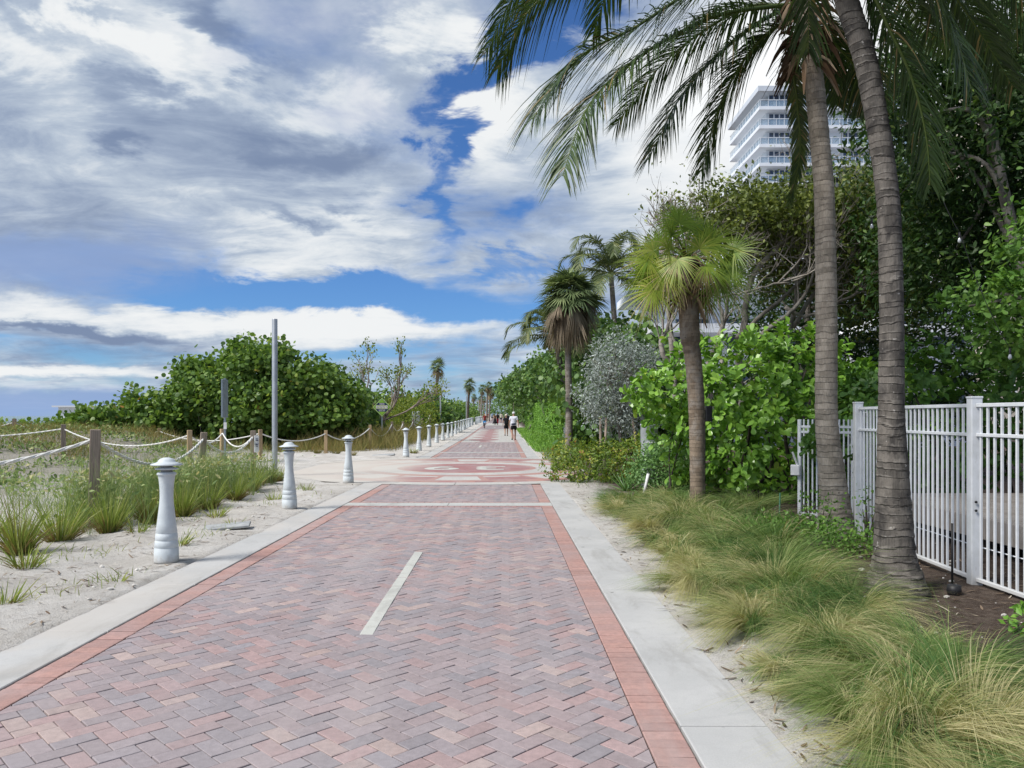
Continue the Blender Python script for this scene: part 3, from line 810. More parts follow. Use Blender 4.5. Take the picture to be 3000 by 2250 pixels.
# ------------------------------------------------------------------ beach side: bollards, posts, ropes, poles
ORD = 'first second third fourth fifth sixth seventh eighth ninth tenth eleventh twelfth thirteenth fourteenth fifteenth sixteenth seventeenth eighteenth nineteenth twentieth'.split()
def bollards():
    def proto():
        r = root('bollard', (0,0,0))
        g = G(); g.lathe([(0,0),(.127,0),(.1275,.02),(.124,.155),(.119,.16),(.119,.166),(.1225,.171),(.1175,.235),(.1125,.239),(.1125,.245),(.116,.25),(.111,.312),(.106,.316),(.106,.322),(.1095,.327),(.098,.42),(.085,.53),(.074,.63),(.069,.7),(.07,.78),(.077,.87),(.085,.93),(.09,.945)], k=36); g.build('shaft', M['bollard'], r)
        g = G(); g.lathe([(.09,.945),(.099,.948),(.1,.962),(.092,.972),(.085,.978),(0,.978)], k=36); g.build('collar', M['bollard'], r)
        g = G(); g.lathe([(.062,.978),(.062,1.06)], k=24); g.build('lens', M['lens'], r)
        g = G(); g.lathe([(.06,1.012),(.11,1.006),(.12,1.012),(.119,1.018),(.08,1.03),(.06,1.032)], k=36); g.build('louver_ring', M['bollard'], r)
        g = G(); g.lathe([(.05,1.056),(.15,1.051),(.163,1.056),(.164,1.062),(.105,1.083),(.092,1.088),(.082,1.108),(.06,1.125),(.03,1.134),(0,1.136)], k=36); g.build('cap', M['bollard'], r)
        return r
    p = proto(); ys = [8.35, 13.1, 18.27, 29.8]+[34.75+5.05*k for k in range(16)]+[116+3.4*k for k in range(14)]
    for i, y in enumerate(ys):
        o = p if i == 0 else copy_tree(p)
        x = -3.69-.011*(y-13) if y > 13.2 else -3.69
        if y > 115: x = -4.55-.001*(y-115)
        o.location = (x, y, float(ground_z(x, y)) if y < 30 else float(rise(y))+.01); o.rotation_euler = (random.gauss(0,.006), random.gauss(0,.006), random.random()*6)
        if i < 20:
            lab = ['pale grey lighthouse shaped bollard nearest the camera, beside the kerb', 'pale grey bollard second along the kerb, between grass tuft and paved path',
                   'pale grey bollard third along the kerb, standing in front of the round plaza', 'pale grey bollard fourth along the kerb, just past the round plaza'][i] if i < 4 else f'pale grey lighthouse bollard, {ORD[i]} from the camera along the sea side kerb'
            tag(o, lab, 'bollard', 'lighthouse bollards along the kerb')
        else: tag(o, 'tiny far off bollard in the close set row at the end of the path', 'bollard', 'lighthouse bollards along the kerb')
bollards()

POST = {}
def post(key, x, y, h, s, mat, label, lean=(0,0), rz=0.0, z=None, group='wooden rope posts'):
    if z is None: z = float(ground_z(x, y))
    g = G(); n = 7
    zz = np.linspace(-.15, h, n)
    for a in range(n-1): pass
    g.box((0,0,(h-.15)/2), (s, s, h+.15), 0, 1.0, bev=.008)
    o = g.build('rope_post', M[mat])
    o.location = (x, y, z); o.rotation_euler = (lean[0], lean[1], rz)
    tag(o, label, 'post', group)
    Mx = Euler((lean[0], lean[1], rz)).to_matrix()
    POST[key] = np.array(Vector((x, y, z))+Mx @ Vector((0, 0, h-.14)))
    return o
post('p1', -5.9, 10.98, 1.39, .14, 'post_grey', 'weathered grey square post nearest the camera, holding the front rope', (0,R(1.2)), R(28))
post('p2', -6.62, 16.6, 1.29, .135, 'post_grey', 'grey wooden post leaning right, second in the front rope row', (0,R(4)), R(25))
post('p3', -6.38, 19.4, 1.27, .13, 'post_grey', 'grey wooden post with a white plate on it, at the end of the front rope', (0,0), R(12))
post('p4', -9.05, 28.3, 1.12, .13, 'post_tan', 'pale tan new post behind the plated post, left of the tall metal pole', (0,0), R(35))
post('p5', -9.78, 26.5, 1.15, .14, 'post_tan', 'tan post standing in front of the edge on sign pole', (0,0), R(40))
post('p6', -9.1, 22.1, 1.17, .13, 'post_tan', 'tan post just left of the leaning grey post', (0,0), R(30))
post('p7', -15.7, 34.8, 1.0, .14, 'post_tan', 'brown post in front of the sea grape, left of centre of its dark base', (0,0), R(30), .05)
post('p8', -14.0, 24.3, .95, .14, 'post_grey', 'short grey post, right one of the pair beside the low dune plants', (0,0), R(30))
post('p9', -19.6, 33.2, 1.1, .14, 'post_tan', 'brown post, left one of the pair beside the low dune plants', (0,0), R(20), -.02)
post('p10', -19.2, 30, 1.5, .13, 'post_grey', 'lone post on the dune top against the sea', (0,0), R(20), -.0)
post('q1', -7.85, 33.5, 1.02, .14, 'post_tan', 'orange tan post on the white sand behind the third bollard', (0,0), R(8))
post('q2', -6.45, 36.5, 1.13, .13, 'post_tan', 'tan post in dry grass left of the green diamond sign', (0,0), R(10), .05)
post('q3', -6.15, 41.5, 1.28, .13, 'post_grey', 'brown post just right of the green diamond sign', (0,0), R(10), .02)
post('q4', -6.3, 47, 1.25, .13, 'post_grey', 'brown post in tall grass, second right of the green diamond sign', (0,0), R(10), .02)
qs = ['q1','q2','q3','q4']
for k in range(14):
    y = 53+6.5*k; x = -6.35-.01*(y-47); key = f'r{k}'
    post(key, x, y, 1.35+.25*(k == 2), .13, 'post_grey', 'small distant rope post in the dune grass behind the bollard row', (0,0), R(10), float(rise(y))+.25*min(1,k/3), 'distant rope posts behind the bollards')
    qs.append(key)

def rope(name, pts, sags, r, label, group=None):
    g = G()
    for (a, b), s_ in zip(zip(pts[:-1], pts[1:]), sags):
        n = 40; t = np.linspace(0, 1, n)[:,None]
        P = a*(1-t)+b*t; P[:,2] -= (4*s_*t*(1-t))[:,0]
        L = np.linalg.norm(b-a); k = 6
        if r > .012 and L < 14 and a[1] < 25:             # laid rope: three strands twisting
            n = 150; t = np.linspace(0, 1, n)[:,None]; P = a*(1-t)+b*t; P[:,2] -= (4*s_*t*(1-t))[:,0]
            T = unit(np.gradient(P, axis=0)); up = np.array([0,0,1.]); S = unit(np.cross(T, up)); U = np.cross(S, T)
            for q in range(3):
                ph = 2*PI*q/3+np.linspace(0, L/.085, n)[:,None]
                g.tube(P+r*.52*(np.cos(ph)*S+np.sin(ph)*U), r*.56, 5, caps=True)
        else: g.tube(P, r, 6)
    return tag(g.build('rope', M['rope']), label, 'rope', group)
def off(p, x, y, z): return np.array([p[0]+x, p[1]+y, p[2]+z])
e1 = np.array([-9.3, 9.2, 1.05+.1])
rope('rope', [e1, POST['p1'], POST['p2'], POST['p3']], [.33,.45,.36], .026, 'thick white rope sagging between the nearest grey posts')
rope('rope', [np.array([-21.,24,1.25]), POST['p8'], POST['p6'], POST['p5'], POST['p3']], [.3,.42,.3,.36], .022, 'white rope of the middle row, from short grey post past the leaning post')
rope('rope', [np.array([-28.,33.5,1.0]), POST['p9'], POST['p7'], POST['p4'], POST['q1']], [.25,.3,.35,.3], .022, 'long white rope strung along the foot of the sea grape')
rope('rope', [POST['q1'], POST['q2'], POST['q3']], [.42,.5], .024, 'white rope hanging in deep loops in front of the diamond sign')
rope('rope', [POST[k] for k in qs[2:]], [.4]*len(qs[3:]), .026, 'white rope looping from post to post away behind the bollards')
rope('rope', [np.array([-24.,30.6,1.15]), POST['p10'], np.array([-16.5,30.8,.9])], [.3,.3], .02, 'dark looking thin rope through the lone dune post')

def poles():
    g = G(); g.lathe([(0,4.2),(.068,4.2),(.072,4.19),(.072,.0),(.072,-.3)], k=24)
    p = None
    for i, (x, y) in enumerate(((-6.19,20.57),(-5.95,70),(-5.75,112),(-5.7,160))):
        if i == 0: o = p = g.build('metal_pole', M['galv'])
        else: o = p.copy(); COL.objects.link(o)
        o.location = (x, y, float(ground_z(x,y))-.02 if y < 30 else float(rise(y)))
        tag(o, ['tall bare galvanised pole standing in sand beside the near bollards', 'slim grey pole behind the bollard row, right of the diamond sign', 'distant grey pole beside the small dark palm trunk', 'farthest thin grey pole by the end of the path'][i], 'pole', 'bare metal poles')
    # edge-on sign
    r = root('sign_post', (-9.62, 26.3, float(ground_z(-9.62,26.3))), 'slim dark pole with a sign seen edge on, left of the tall pole', 'sign')
    g = G(); g.box((-9.62,26.3,1.35), (.06,.06,3.1)); g.build('pole', M['signpost'], r)
    g = G(); g.box((-9.6,26.22,2.2), (.06,.62,1.3), R(4), bev=.01); g.build('sign_panel', M['signpost'], r)
    g = G(); g.box((-9.56,26.16,1.27), (.1,.02,.22), R(10), bev=.004); g.build('tag_plate', M['plate'], r)
    # white plate on the post
    r = root('notice_plate', (-6.28, 19.3, .62), 'narrow white notice plate fixed to the side of a grey post', 'sign')
    g = G(); g.box((-6.27,19.32,.9), (.115,.02,.42), R(20), bev=.006); g.build('plate', M['plate'], r)
    g = G()
    for z, w in ((1.03,.07),(1.0,.05),(.985,.07),(.9,.08),(.88,.06),(.84,.05)): g.box((-6.255,19.3,z), (w,.012,.012), R(20))
    g.build('lettering', M['navy'], r)
    # diamond sign
    X, Y, Z = -7.26, 45, 2.12
    r = root('diamond_sign', (X, Y, float(rise(Y))), 'green diamond sign with navy bands and four round symbols', 'sign')
    g = G(); g.box((X,Y+.05,.9), (.075,.06,2.5)); g.build('pole', M['signpost'], r)
    q = math.sqrt(.5)
    def dia(h, y0, y1, m, name, parent):
        g = G(); P = np.array([(0,-h),(h,0),(0,h),(-h,0)]); V = np.vstack([np.column_stack((X+P[:,0], np.full(4,y0), Z+P[:,1])), np.column_stack((X+P[:,0], np.full(4,y1), Z+P[:,1]))])
        g.add(V, [[0,1,2,3],[7,6,5,4]]+[[i,4+i,4+(i+1)%4,(i+1)%4] for i in range(4)]); return g.build(name, m, parent)
    rim = dia(.545, Y-.008, Y+.012, M['green_rim'], 'rim', r)
    dia(.49, Y-.012, Y-.009, M['navy'], 'edge_line', r); face = dia(.47, Y-.018, Y-.013, M['green_sign'], 'face', r)
    def band(z0, z1, m, name, y):
        g = G(); a0, a1 = .46-abs(z0), .46-abs(z1)
        V = [(X-a0,y,Z+z0),(X+a0,y,Z+z0),(X+a1,y,Z+z1),(X-a1,y,Z+z1)]
        V = V+[(a,b+.004,c) for a,b,c in V]
        g.add(V, [[0,1,2,3],[7,6,5,4],[0,4,5,1],[1,5,6,2],[2,6,7,3],[3,7,4,0]]); return g.build(name, m, r)
    band(.13,.255,M['navy'],'navy_band',Y-.024); band(-.255,-.115,M['navy'],'navy_band',Y-.024); band(-.1,.115,M['sign_pale'],'pale_band',Y-.024)
    for k in range(4):
        g = G(); A = np.linspace(0,2*PI,20,endpoint=False); cx_ = X-.27+.18*k
        V = np.column_stack((cx_+.068*np.cos(A), np.full(20,Y-.03), Z+.015+.068*np.sin(A)))
        g.add(V, list(range(20))); o = g.build('symbol', M['plate'], r)
        g = G(); g.box((cx_,Y-.033,Z+.02), (.06,.004,.03)); g.box((cx_,Y-.036,Z+.015), (.1,.003,.012), M=Euler((0,R(45),0)).to_matrix()); g.build('pictogram', M['black'], r)
    def text(body, z, size, name='lettering'):
        cu = bpy.data.curves.new(name, 'FONT'); cu.body = body; cu.size = size; cu.align_x = 'CENTER'; cu.offset = .002
        t = bpy.data.objects.new(name, cu); COL.objects.link(t); dg = bpy.context.evaluated_depsgraph_get()
        me = bpy.data.meshes.new_from_object(t.evaluated_get(dg)); bpy.data.objects.remove(t)
        me.materials.clear(); me.materials.append(M['plate'])
        o = bpy.data.objects.new(name, me); COL.objects.link(o); o.parent = r
        o.location = (0, -.027, z-float(rise(Y))); o.rotation_euler = (R(90), 0, 0)
    text('PROHIBITED', Z+.195, .05); text('MOTORIZED ITEMS', Z+.145, .035)
    text('GAS-MOTOR OR', Z-.175, .05); text('ELECTRIC BIKES', Z-.235, .05)
poles()

def lids():
    for (px, py, sx, sy, rz, lab) in ((665,1548,.62,.34,.25,'flat grey concrete lid tilted in the sand beside the near kerb'),(1123,1333,.9,.5,.1,'flat grey cover lying on the white sand by the plaza')):
        p = gp(px, py, .02); g = G(); g.box((0,0,0), (sx,sy,.035), bev=.006); o = g.build('cover_lid', M['lid'])
        o.location = (p[0], p[1], float(ground_z(p[0],p[1]))+.03); o.rotation_euler = (R(3), R(-4), rz); tag(o, lab, 'cover')
    # twin grey boxes
    for k in range(2):
        x, y = -6.95+.34*k, 58; g = G(); g.box((x,y,1.0),(.28,.25,1.6),bev=.02); g.lathe([(0,1.98),(.1,1.97),(.13,1.9),(.13,1.8)],(x,y,0),16)
        o = g.build('utility_box', M['meter']); tag(o, ['left one of the twin grey utility boxes in the tall grass','right one of the twin grey utility boxes in the tall grass'][k], 'utility box')
    # beach hut roof over the dune
    a = wp(157, 1190, 60); b = wp(330, 1219, 60)
    r = root('beach_hut', (a[0]+3, 62, -.5), 'white flat roofed hut half hidden behind the dune shrubs', 'hut')
    g = G(); g.box((a[0]+3.2,62,.9),(5.9,3.6,2.8)); g.build('wall', M['bld'], r)
    g = G(); g.box((a[0]+3.1,62,2.36),(6.4,4.2,.12)); g.build('roof', M['soffit'], r)
lids()

# ---- beach plants
def tuft(x, y, h, n, label, lean=.35, mat='tuft', group='beach grass tufts', spreadr=.12, dead=.35):
    z = float(ground_z(x, y)) if y < 33 else float(rise(y))
    r = root('grass_tuft', (x, y, z), label, 'grass', group)
    g = G(); hue = rng.normal(0,.1); a = rng.random(n)*2*PI; rr = spreadr*np.sqrt(rng.random(n))
    P = np.column_stack((x+rr*np.cos(a), y+rr*np.sin(a), np.full(n, z-.02)))
    out = np.column_stack((np.cos(a), np.sin(a), np.zeros(n)))
    l = h*rng.uniform(.45, 1.15, n); k = rng.random(n)
    D = unit(out*(lean*rng.uniform(.1,1.3,(n,1)))+np.array([.05,0,1])+rng.normal(0,.1,(n,3)))
    B = out*(.25*k[:,None])+np.array([0,0,-.35])*(k[:,None]**1.5)
    low = rng.random(n) < dead
    l[low] *= .55; D[low] = unit(D[low]+out[low]*.5)
    v = np.clip(np.where(low, rng.random(n)*.3, .35+hue+.65*rng.random(n)**1.3), 0, 1)
    g.ribbons(P, D, B, l, rng.uniform(.006,.014,n), (.8,1,.85,.5,.05), np.column_stack((v,v,v)))
    g.build('blades', M[mat], r)
TL = [(54,1622,.85,'grass tuft at the left edge of the photo, tan stems at its base'),(176,1582,.75,'dense pale green tuft left of the nearest wooden post'),
 (319,1562,.62,'brown based tuft at the right foot of the nearest wooden post'),(434,1532,.62,'broad bladed tuft just left of the nearest bollard'),
 (535,1512,.66,'brownish tuft right behind the nearest bollard'),(605,1490,.62,'dark green tuft at the foot of the leaning post'),
 (690,1462,.6,'tuft halfway between the leaning post and the plated post'),(735,1440,.72,'tall tuft in front of the plated post'),
 (785,1420,.66,'tuft right beside the foot of the tall metal pole'),(812,1408,.45,'small wispy tuft right of the tall metal pole')]
for px, py, h, lab in TL:
    p = gp(px, py); tuft(p[0], p[1], h*1.05, 300, lab, rng.uniform(.25,.55), dead=rng.uniform(.25,.5), spreadr=rng.uniform(.08,.16))
for k in range(12):
    x, y = [(-4.3,6.6),(-4.0,9.4),(-5.0,8.0),(-4.6,12.2),(-3.9,11.0),(-4.4,14.6),(-5.5,7.2),(-3.75,7.4),(-4.9,10.2),(-4.2,16.2),(-6.4,9.2),(-6.9,10.4)][k]
    tuft(x, y, [.3,.26,.4,.34,.2,.3,.5,.18,.3,.24,.7,.55][k], [60,50,90,80,40,70,120,30,60,50,170,130][k], ['thin low grass sprouts on the open sand near the first bollard','sparse straggly grass clump behind the front rope'][k > 9], .8, 'tuft', 'sparse grass sprouts on the sand', .1, .25)
for px, py, lab in ((930,1327,'small dry straw tuft left of the orange tan post'),(985,1331,'small dry straw tuft between orange tan post and third bollard'),(1030,1333,'small brown tuft right behind the third bollard'),(1212,1330,'low green tuft between fourth and fifth bollard')):
    p = gp(px, py); tuft(p[0], p[1], .42, 160, lab, .5, 'oats' if 'green' not in lab else 'tuft', dead=.6)

def scatter_blades(name, mat, n, xr, yr, h, w=.008, keep=None, lean=.5, zf=ground_z, kind='stuff', label=None, cat=None, tone=(0,1)):
    x = rng.uniform(*xr, n*3); y = rng.uniform(*yr, n*3)
    if keep is not None:
        ok = rng.random(len(x)) < keep(x, y); x, y = x[ok][:n], y[ok][:n]
    else: x, y = x[:n], y[:n]
    n = len(x); z = zf(x, y)
    a = rng.random(n)*2*PI; out = np.column_stack((np.cos(a), np.sin(a), np.zeros(n)))
    D = unit(out*lean*rng.random((n,1))+np.array([0,0,1])); B = out*rng.uniform(0,.5,(n,1))+np.array([0,0,-.4])*rng.random((n,1))
    v = tone[0]+(tone[1]-tone[0])*rng.random(n)
    g = G(); g.ribbons(np.column_stack((x,y,z-.02)), D, B, h*rng.uniform(.4,1.2,n), w*rng.uniform(.6,1.4,n), (.7,1,.7,.05), np.column_stack((v,v,v)))
    return tag(g.build(name, M[mat]), label, cat, None, kind)

def lump(x, y, s, k):
    return .5+.5*np.sin(s*x+k)*np.sin(s*1.3*y+2*k)+.3*np.sin(2.3*s*x-1.1*s*y+k*3)
# weeds between the two nearest posts
def weeds():
    g = G(); n = 3600
    x = rng.uniform(-8.6,-5.0,n*4); y = rng.uniform(10.2,19,n*4)
    k = sm(.25,.8,lump(x,y,2.2,1.0))*sm(-4.9,-5.5,x+.0*y)*sm(18.8,16.5,y)*sm(10.2,11.6,y)
    k *= np.where(x < -6.7, .06, 1)*np.where(x > -5.6, .35, 1)
    ok = rng.random(len(x)) < k; x, y = x[ok][:n], y[ok][:n]; n = len(x); z = ground_z(x, y)
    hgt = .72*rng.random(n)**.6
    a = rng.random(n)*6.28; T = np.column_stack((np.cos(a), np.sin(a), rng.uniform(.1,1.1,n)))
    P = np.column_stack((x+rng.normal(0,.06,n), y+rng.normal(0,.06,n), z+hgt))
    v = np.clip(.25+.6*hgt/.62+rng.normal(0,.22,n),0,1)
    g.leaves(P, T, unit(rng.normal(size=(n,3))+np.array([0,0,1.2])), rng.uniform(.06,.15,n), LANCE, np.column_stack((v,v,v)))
    m = 6500; j = rng.integers(0, n, m)
    D = unit(np.column_stack((rng.normal(0,.25,m), rng.normal(0,.25,m), np.ones(m))))
    v = .3+.6*rng.random(m)
    g.ribbons(np.column_stack((x[j],y[j],z[j]-.02)), D, rng.normal(0,.2,(m,3)), rng.uniform(.25,.95,m), .007, (1,1,.7,.2), np.column_stack((v,v,v)))
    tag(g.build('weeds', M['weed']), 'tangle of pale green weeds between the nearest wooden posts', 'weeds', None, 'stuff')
weeds()
scatter_blades('beach_grass', 'tuft', 2600, (-9,-3.5), (5,17), .17, .007, lambda x,y: sm(.55,.95,lump(x,y,1.7,4))*sm(-3.45,-4.0,x), .9, label='thin low grass scattered over the near sand', cat='grass', tone=(.3,1))
def creepers():
    g = G(); n = 10500
    x = rng.uniform(-24,-7.0,n*4); y = rng.uniform(12,34,n*4)
    k = sm(.28,.7,lump(x,y,.9,2.0))*sm(-6.8,-8.2,x)*np.where((y > 19.5) & (x > -11.5), .06, 1)*sm(12.5,19,y-.0*x)
    ok = rng.random(len(x)) < k; x, y = x[ok][:n], y[ok][:n]; n = len(x)
    P = np.column_stack((x, y, ground_z(x,y)+.22*rng.random(n))); v = rng.random(n)
    g.leaves(P, unit(rng.normal(size=(n,3))+np.array([0,0,.3])), unit(rng.normal(0,.5,(n,3))+np.array([0,0,1])), rng.uniform(.07,.16,n), OBOV, np.column_stack((v,v,v)))
    tag(g.build('dune_creeper', M['weed']), 'low creeping dune plants covering the sand behind the ropes', 'ground cover', None, 'stuff')
creepers()
scatter_blades('dune_grass', 'oats', 14000, (-26,-9.5), (20,38), .55, .013, lambda x,y: sm(.3,.8,lump(x,y,.7,5))*np.where((y<31)&(x>-13),.05,1), .7, label='straw coloured grass over the dune below the sea grape', cat='grass')
def zfar(x, y): return np.where(np.asarray(y) < 36, ground_z(x, y), rise(y)+.12*sm(-5,-6.5,x))
scatter_blades('tall_dune_grass', 'oats', 26000, (-9.5,-4.5), (35,110), 1.05, .016, lambda x,y: sm(-4.75-.012*(y-35),-5.6-.012*(y-35),x)*np.where(y<60,1,.6), .45, zf=zfar, label='tall brown and green grass behind the bollard row', cat='grass')
scatter_blades('tall_dune_grass', 'oats', 5000, (-10,-6.2), (33.5,44), .75, .014, lambda x,y: sm(-6.1,-7,x), .5, zf=zfar, label='dry grass fringe under the sea grape by the white sand', cat='grass')
def litter():
    g = G(); n = 13000
    x = np.concatenate((rng.uniform(-8.5,-3.2,n//2), rng.uniform(1.2,7,n//2))); y = 2.8+15*rng.random(n)**1.6
    z = ground_z(x, y)+.006; a = rng.random(n)*6.28
    keep = (x < KL(y)-.05) | (x > KR(y)+.01); keep &= rng.random(n) < np.where(x < 0, sm(.2,.9,lump(x,y,2.6,7))*.9+.1, 1)
    x, y, z, a = x[keep], y[keep], z[keep], a[keep]; n = len(x)
    D = np.column_stack((np.cos(a), np.sin(a), rng.normal(.05,.12,n)))
    g.ribbons(np.column_stack((x,y,z)), D, rng.normal(0,.2,(n,3))*np.array([1,1,.1]), rng.uniform(.02,.16,n), rng.uniform(.004,.02,n), (.6,1,.8,.2), nrm=np.tile((0,0,1.),(n,1)))
    tag(g.build('leaf_litter', M['litter']), 'dry twigs and leaf bits strewn over sand and soil', 'litter', None, 'stuff')
    g = G(); n = 1300
    x = np.concatenate((rng.uniform(-8.5,-3.45,n//2), rng.uniform(1.3,6.5,n//2))); y = 3+13*rng.random(n)**1.5
    keep = ((x < -3.45)|(x > 1.36)); x, y = x[keep], y[keep]; s = .006+.022*rng.random(len(x))**4
    bm = bmesh.new(); bmesh.ops.create_icosphere(bm, subdivisions=1, radius=1); Vb = np.array([v.co for v in bm.verts]); Fb = np.array([[v.index for v in f.verts] for f in bm.faces]); bm.free()
    for xi, yi, si in zip(x, y, s):
        g.add(Vb*(1+rng.normal(0,.15,Vb.shape))*si*np.array([1.3,1,.7])+np.array([xi,yi,float(ground_z(xi,yi))+si*.3]), Fb)
    tag(g.build('pebbles', M['stone']), 'pale coral pebbles scattered on sand and mulch', 'stones', None, 'stuff')
litter()

def shrub(name, label, cat, base, blobs, n, size, tmpl, mat, per=7, spread=.25, rosette=False, stems=None, stem_mat='stem_dark', group=None, pz=0, **kw):
    r = root(name, (base[0], base[1], pz), label, cat, group)
    g = G(); foliage(g, blobs, n, size, tmpl, per, spread, rosette=rosette, **kw); g.build('foliage', M[mat], r)
    for q in range(stems if stems else 6):
        g = G()
        b = np.asarray(blobs[rng.integers(len(blobs))]); s0 = np.array([b[0]+rng.normal(0,.2)*b[3], b[1]+rng.normal(0,.2)*b[4], pz-.1])
        e = b[:3]+np.array([rng.normal(0,.5)*b[3], rng.normal(0,.5)*b[4], rng.uniform(-.2,.6)*b[5]])
        m = (s0+e)/2+rng.normal(0,.12,3)*b[3:6]
        g.tube(spline([s0, m, e], 8), np.linspace(.035,.012,8)*max(.4,min(1.6,b[5])), 5); g.build('stem', M[stem_mat], r)
    return r
# big sea grape on the dune
def knobs(blobs, n, r0, r1, seed):
    # small leafy heads that break the outline
    q = np.random.default_rng(seed); out = [tuple(b) for b in blobs]
    for k in range(n):
        b = np.array(blobs[q.integers(len(blobs))]); d = q.normal(size=3); d[2] = abs(d[2])*.9; d[1] = -abs(d[1]) if q.random() < .65 else d[1]; d /= np.linalg.norm(d)
        p = b[:3]+d*b[3:]*q.uniform(.92,1.06); r = q.uniform(r0, r1); out.append((p[0],p[1],p[2],r*1.25,r*1.1,r*.8))
    return out
shrub('sea_grape_shrub', 'big dome shaped sea grape shrub with round leaves behind the tall pole', 'shrub', (-12.5,38),
      knobs([(-12.3,38,2.5,3.3,2.4,2.35),(-14.6,38.5,2.1,2.4,2.2,2.0),(-9.9,38.5,2.1,2.2,2.1,1.95),(-12,36.8,1.7,3.6,1.5,1.2),(-8.9,39.5,1.5,1.5,1.5,1.4)],34,.35,.7,5), 25000, .2, ROUND, 'seagrape', 6, .2, lump=.3, freq=6, up=.6, thick=.12, stem_mat='limb', stems=14)
shrub('sea_grape_shrub', 'low sea grape sloping down to the sea, left of the big dome', 'shrub', (-18,37),
      knobs([(-17.0,37,1.3,2.1,1.9,1.4),(-19.2,36.5,.9,1.6,1.7,.72),(-20.8,36.5,.8,1.2,1.4,.48),(-22.6,36.4,.7,1.1,1.3,.36)],18,.2,.36,6), 12000, .19, ROUND, 'seagrape', 6, .2, lump=.26, freq=5, up=.6, stems=6)
shrub('sea_grape_shrub', 'darker sea grape shrub right of the big dome, left of the diamond sign', 'shrub', (-8.4,47),
      [(-10.1,47.6,1.9,2.0,1.9,2.0),(-9.3,47.6,1.1,1.3,1.3,1.5),(-11.5,48,2.2,2.2,2,2.3)], 5500, .23, ROUND, 'seagrape_dark', 6, .3, freq=4)
shrub('yellow_shrub', 'yellow green bushy shrub behind the diamond sign', 'shrub', (-8,55),
      [(-8.4,56,1.6,2.0,1.6,1.5),(-6.6,57,1.6,1.4,1.5,1.45),(-9.8,55,1.2,1.5,1.4,1.4)], 6000, .14, SMALL, 'yellowgreen', 8, .3)
for k, (x, y, rx, h, lab) in enumerate(((-7.4,72,2.2,3.6,'dark sea grape clump right behind the twin grey boxes'),(-10,66,2.6,3.4,'sea grape clump half hidden behind the yellow green shrub'),
        (-8.6,84,2.6,3.3,'green shrub below the taller left palm'),(-8.4,98,2.6,3.0,'rounded green shrub left of the small dark palm trunk'),(-8.6,116,3.0,3.2,'far green shrub behind the small dark palm'),(-9,136,3.5,3.4,'far shrub near the end of the bollard row'),(-10.5,160,5,3.8,'farthest green shrub on the sea side of the path'))):
    z0 = float(rise(y)); shrub('sea_grape_shrub', lab, 'shrub', (x,y), [(x,y,z0+h*.5,rx,rx,h*.52),(x-rx,y+1,z0+h*.42,rx*.9,rx*.8,h*.45),(x+rx*.5,y-1,z0+h*.35,rx*.6,rx*.6,h*.38)], 2600, .3, ROUND, 'seagrape_dark' if k in (0,3) else 'seagrape', 5, .35, group=None, pz=z0)

def twig_tree(name, label, base, starts, leafn, leafs, leafmat_, barkm, depth, cat='tree', tz=0, leafspread=.18, tmpl=OBOV, **kw):
    r = root(name, (base[0], base[1], tz), label, cat)
    g = G(); tips = []
    for (p, d, L, rad) in starts: limbs(g, p, d, L, rad, depth, tips=tips, **kw)
    g.build('trunk', M[barkm], r)
    if leafn:
        g = G(); k = rng.integers(0, len(tips), leafn)
        P = np.array([tips[i][0] for i in k])+rng.normal(0,leafspread,(leafn,3)); T = unit(np.array([tips[i][1] for i in k])+rng.normal(0,.8,(leafn,3)))
        g.leaves(P, T, unit(rng.normal(0,.6,(leafn,3))+np.array([0,0,1])), leafs*rng.uniform(.6,1.3,leafn), tmpl); g.build('crown', M[leafmat_], r)
    return r
y = 50.; b = np.array([-8.0,y,.2])
twig_tree('almond_tree', 'half bare small tree spreading behind the green diamond sign', b,
     [(b,(-.1,0,1),1.2,.13),(b+[0,0,1.1],(-.75,0,1),2.3,.085),(b+[0,0,1.1],(.8,.1,.8),2.2,.085),(b+[0,0,1.0],(.1,.3,1),2.0,.08),(b+[0,0,1.1],(1,-.2,.55),2.3,.07),(b+[0,0,1.1],(-1,.2,.7),2.0,.06)],
     1700, .17, 'yellowgreen', 'twig', 3, n=3, spread=.42, ratio=.62)

# ---- fan palms far along the path
def fan_leaf(g, hub, d, nrm, rad, nseg, droop, tone, half=125, wid=.085, jag=.15, prof=(.35,1,.9,.5,.05)):
    d = unit(d); s_ = unit(np.cross(d, nrm)); nn = np.cross(s_, d)
    a = np.radians(np.linspace(-half, half, nseg)+rng.normal(0,2,nseg))
    D = np.cos(a)[:,None]*d+np.sin(a)[:,None]*s_+nn*(.18*np.abs(np.sin(a))[:,None]-.05)
    L = rad*(.72+.28*np.cos(a*.6))*rng.uniform(1-jag,1,nseg)
    B = np.array([0,0,-1.])*droop*rng.uniform(.5,1.4,(nseg,1))
    v = np.clip(tone+rng.normal(0,.1,nseg),0,1)
    g.ribbons(np.tile(hub,(nseg,1)), D, B, L, rad*wid, prof, np.column_stack((v,v,v)), nrm=np.tile(nn,(nseg,1)))

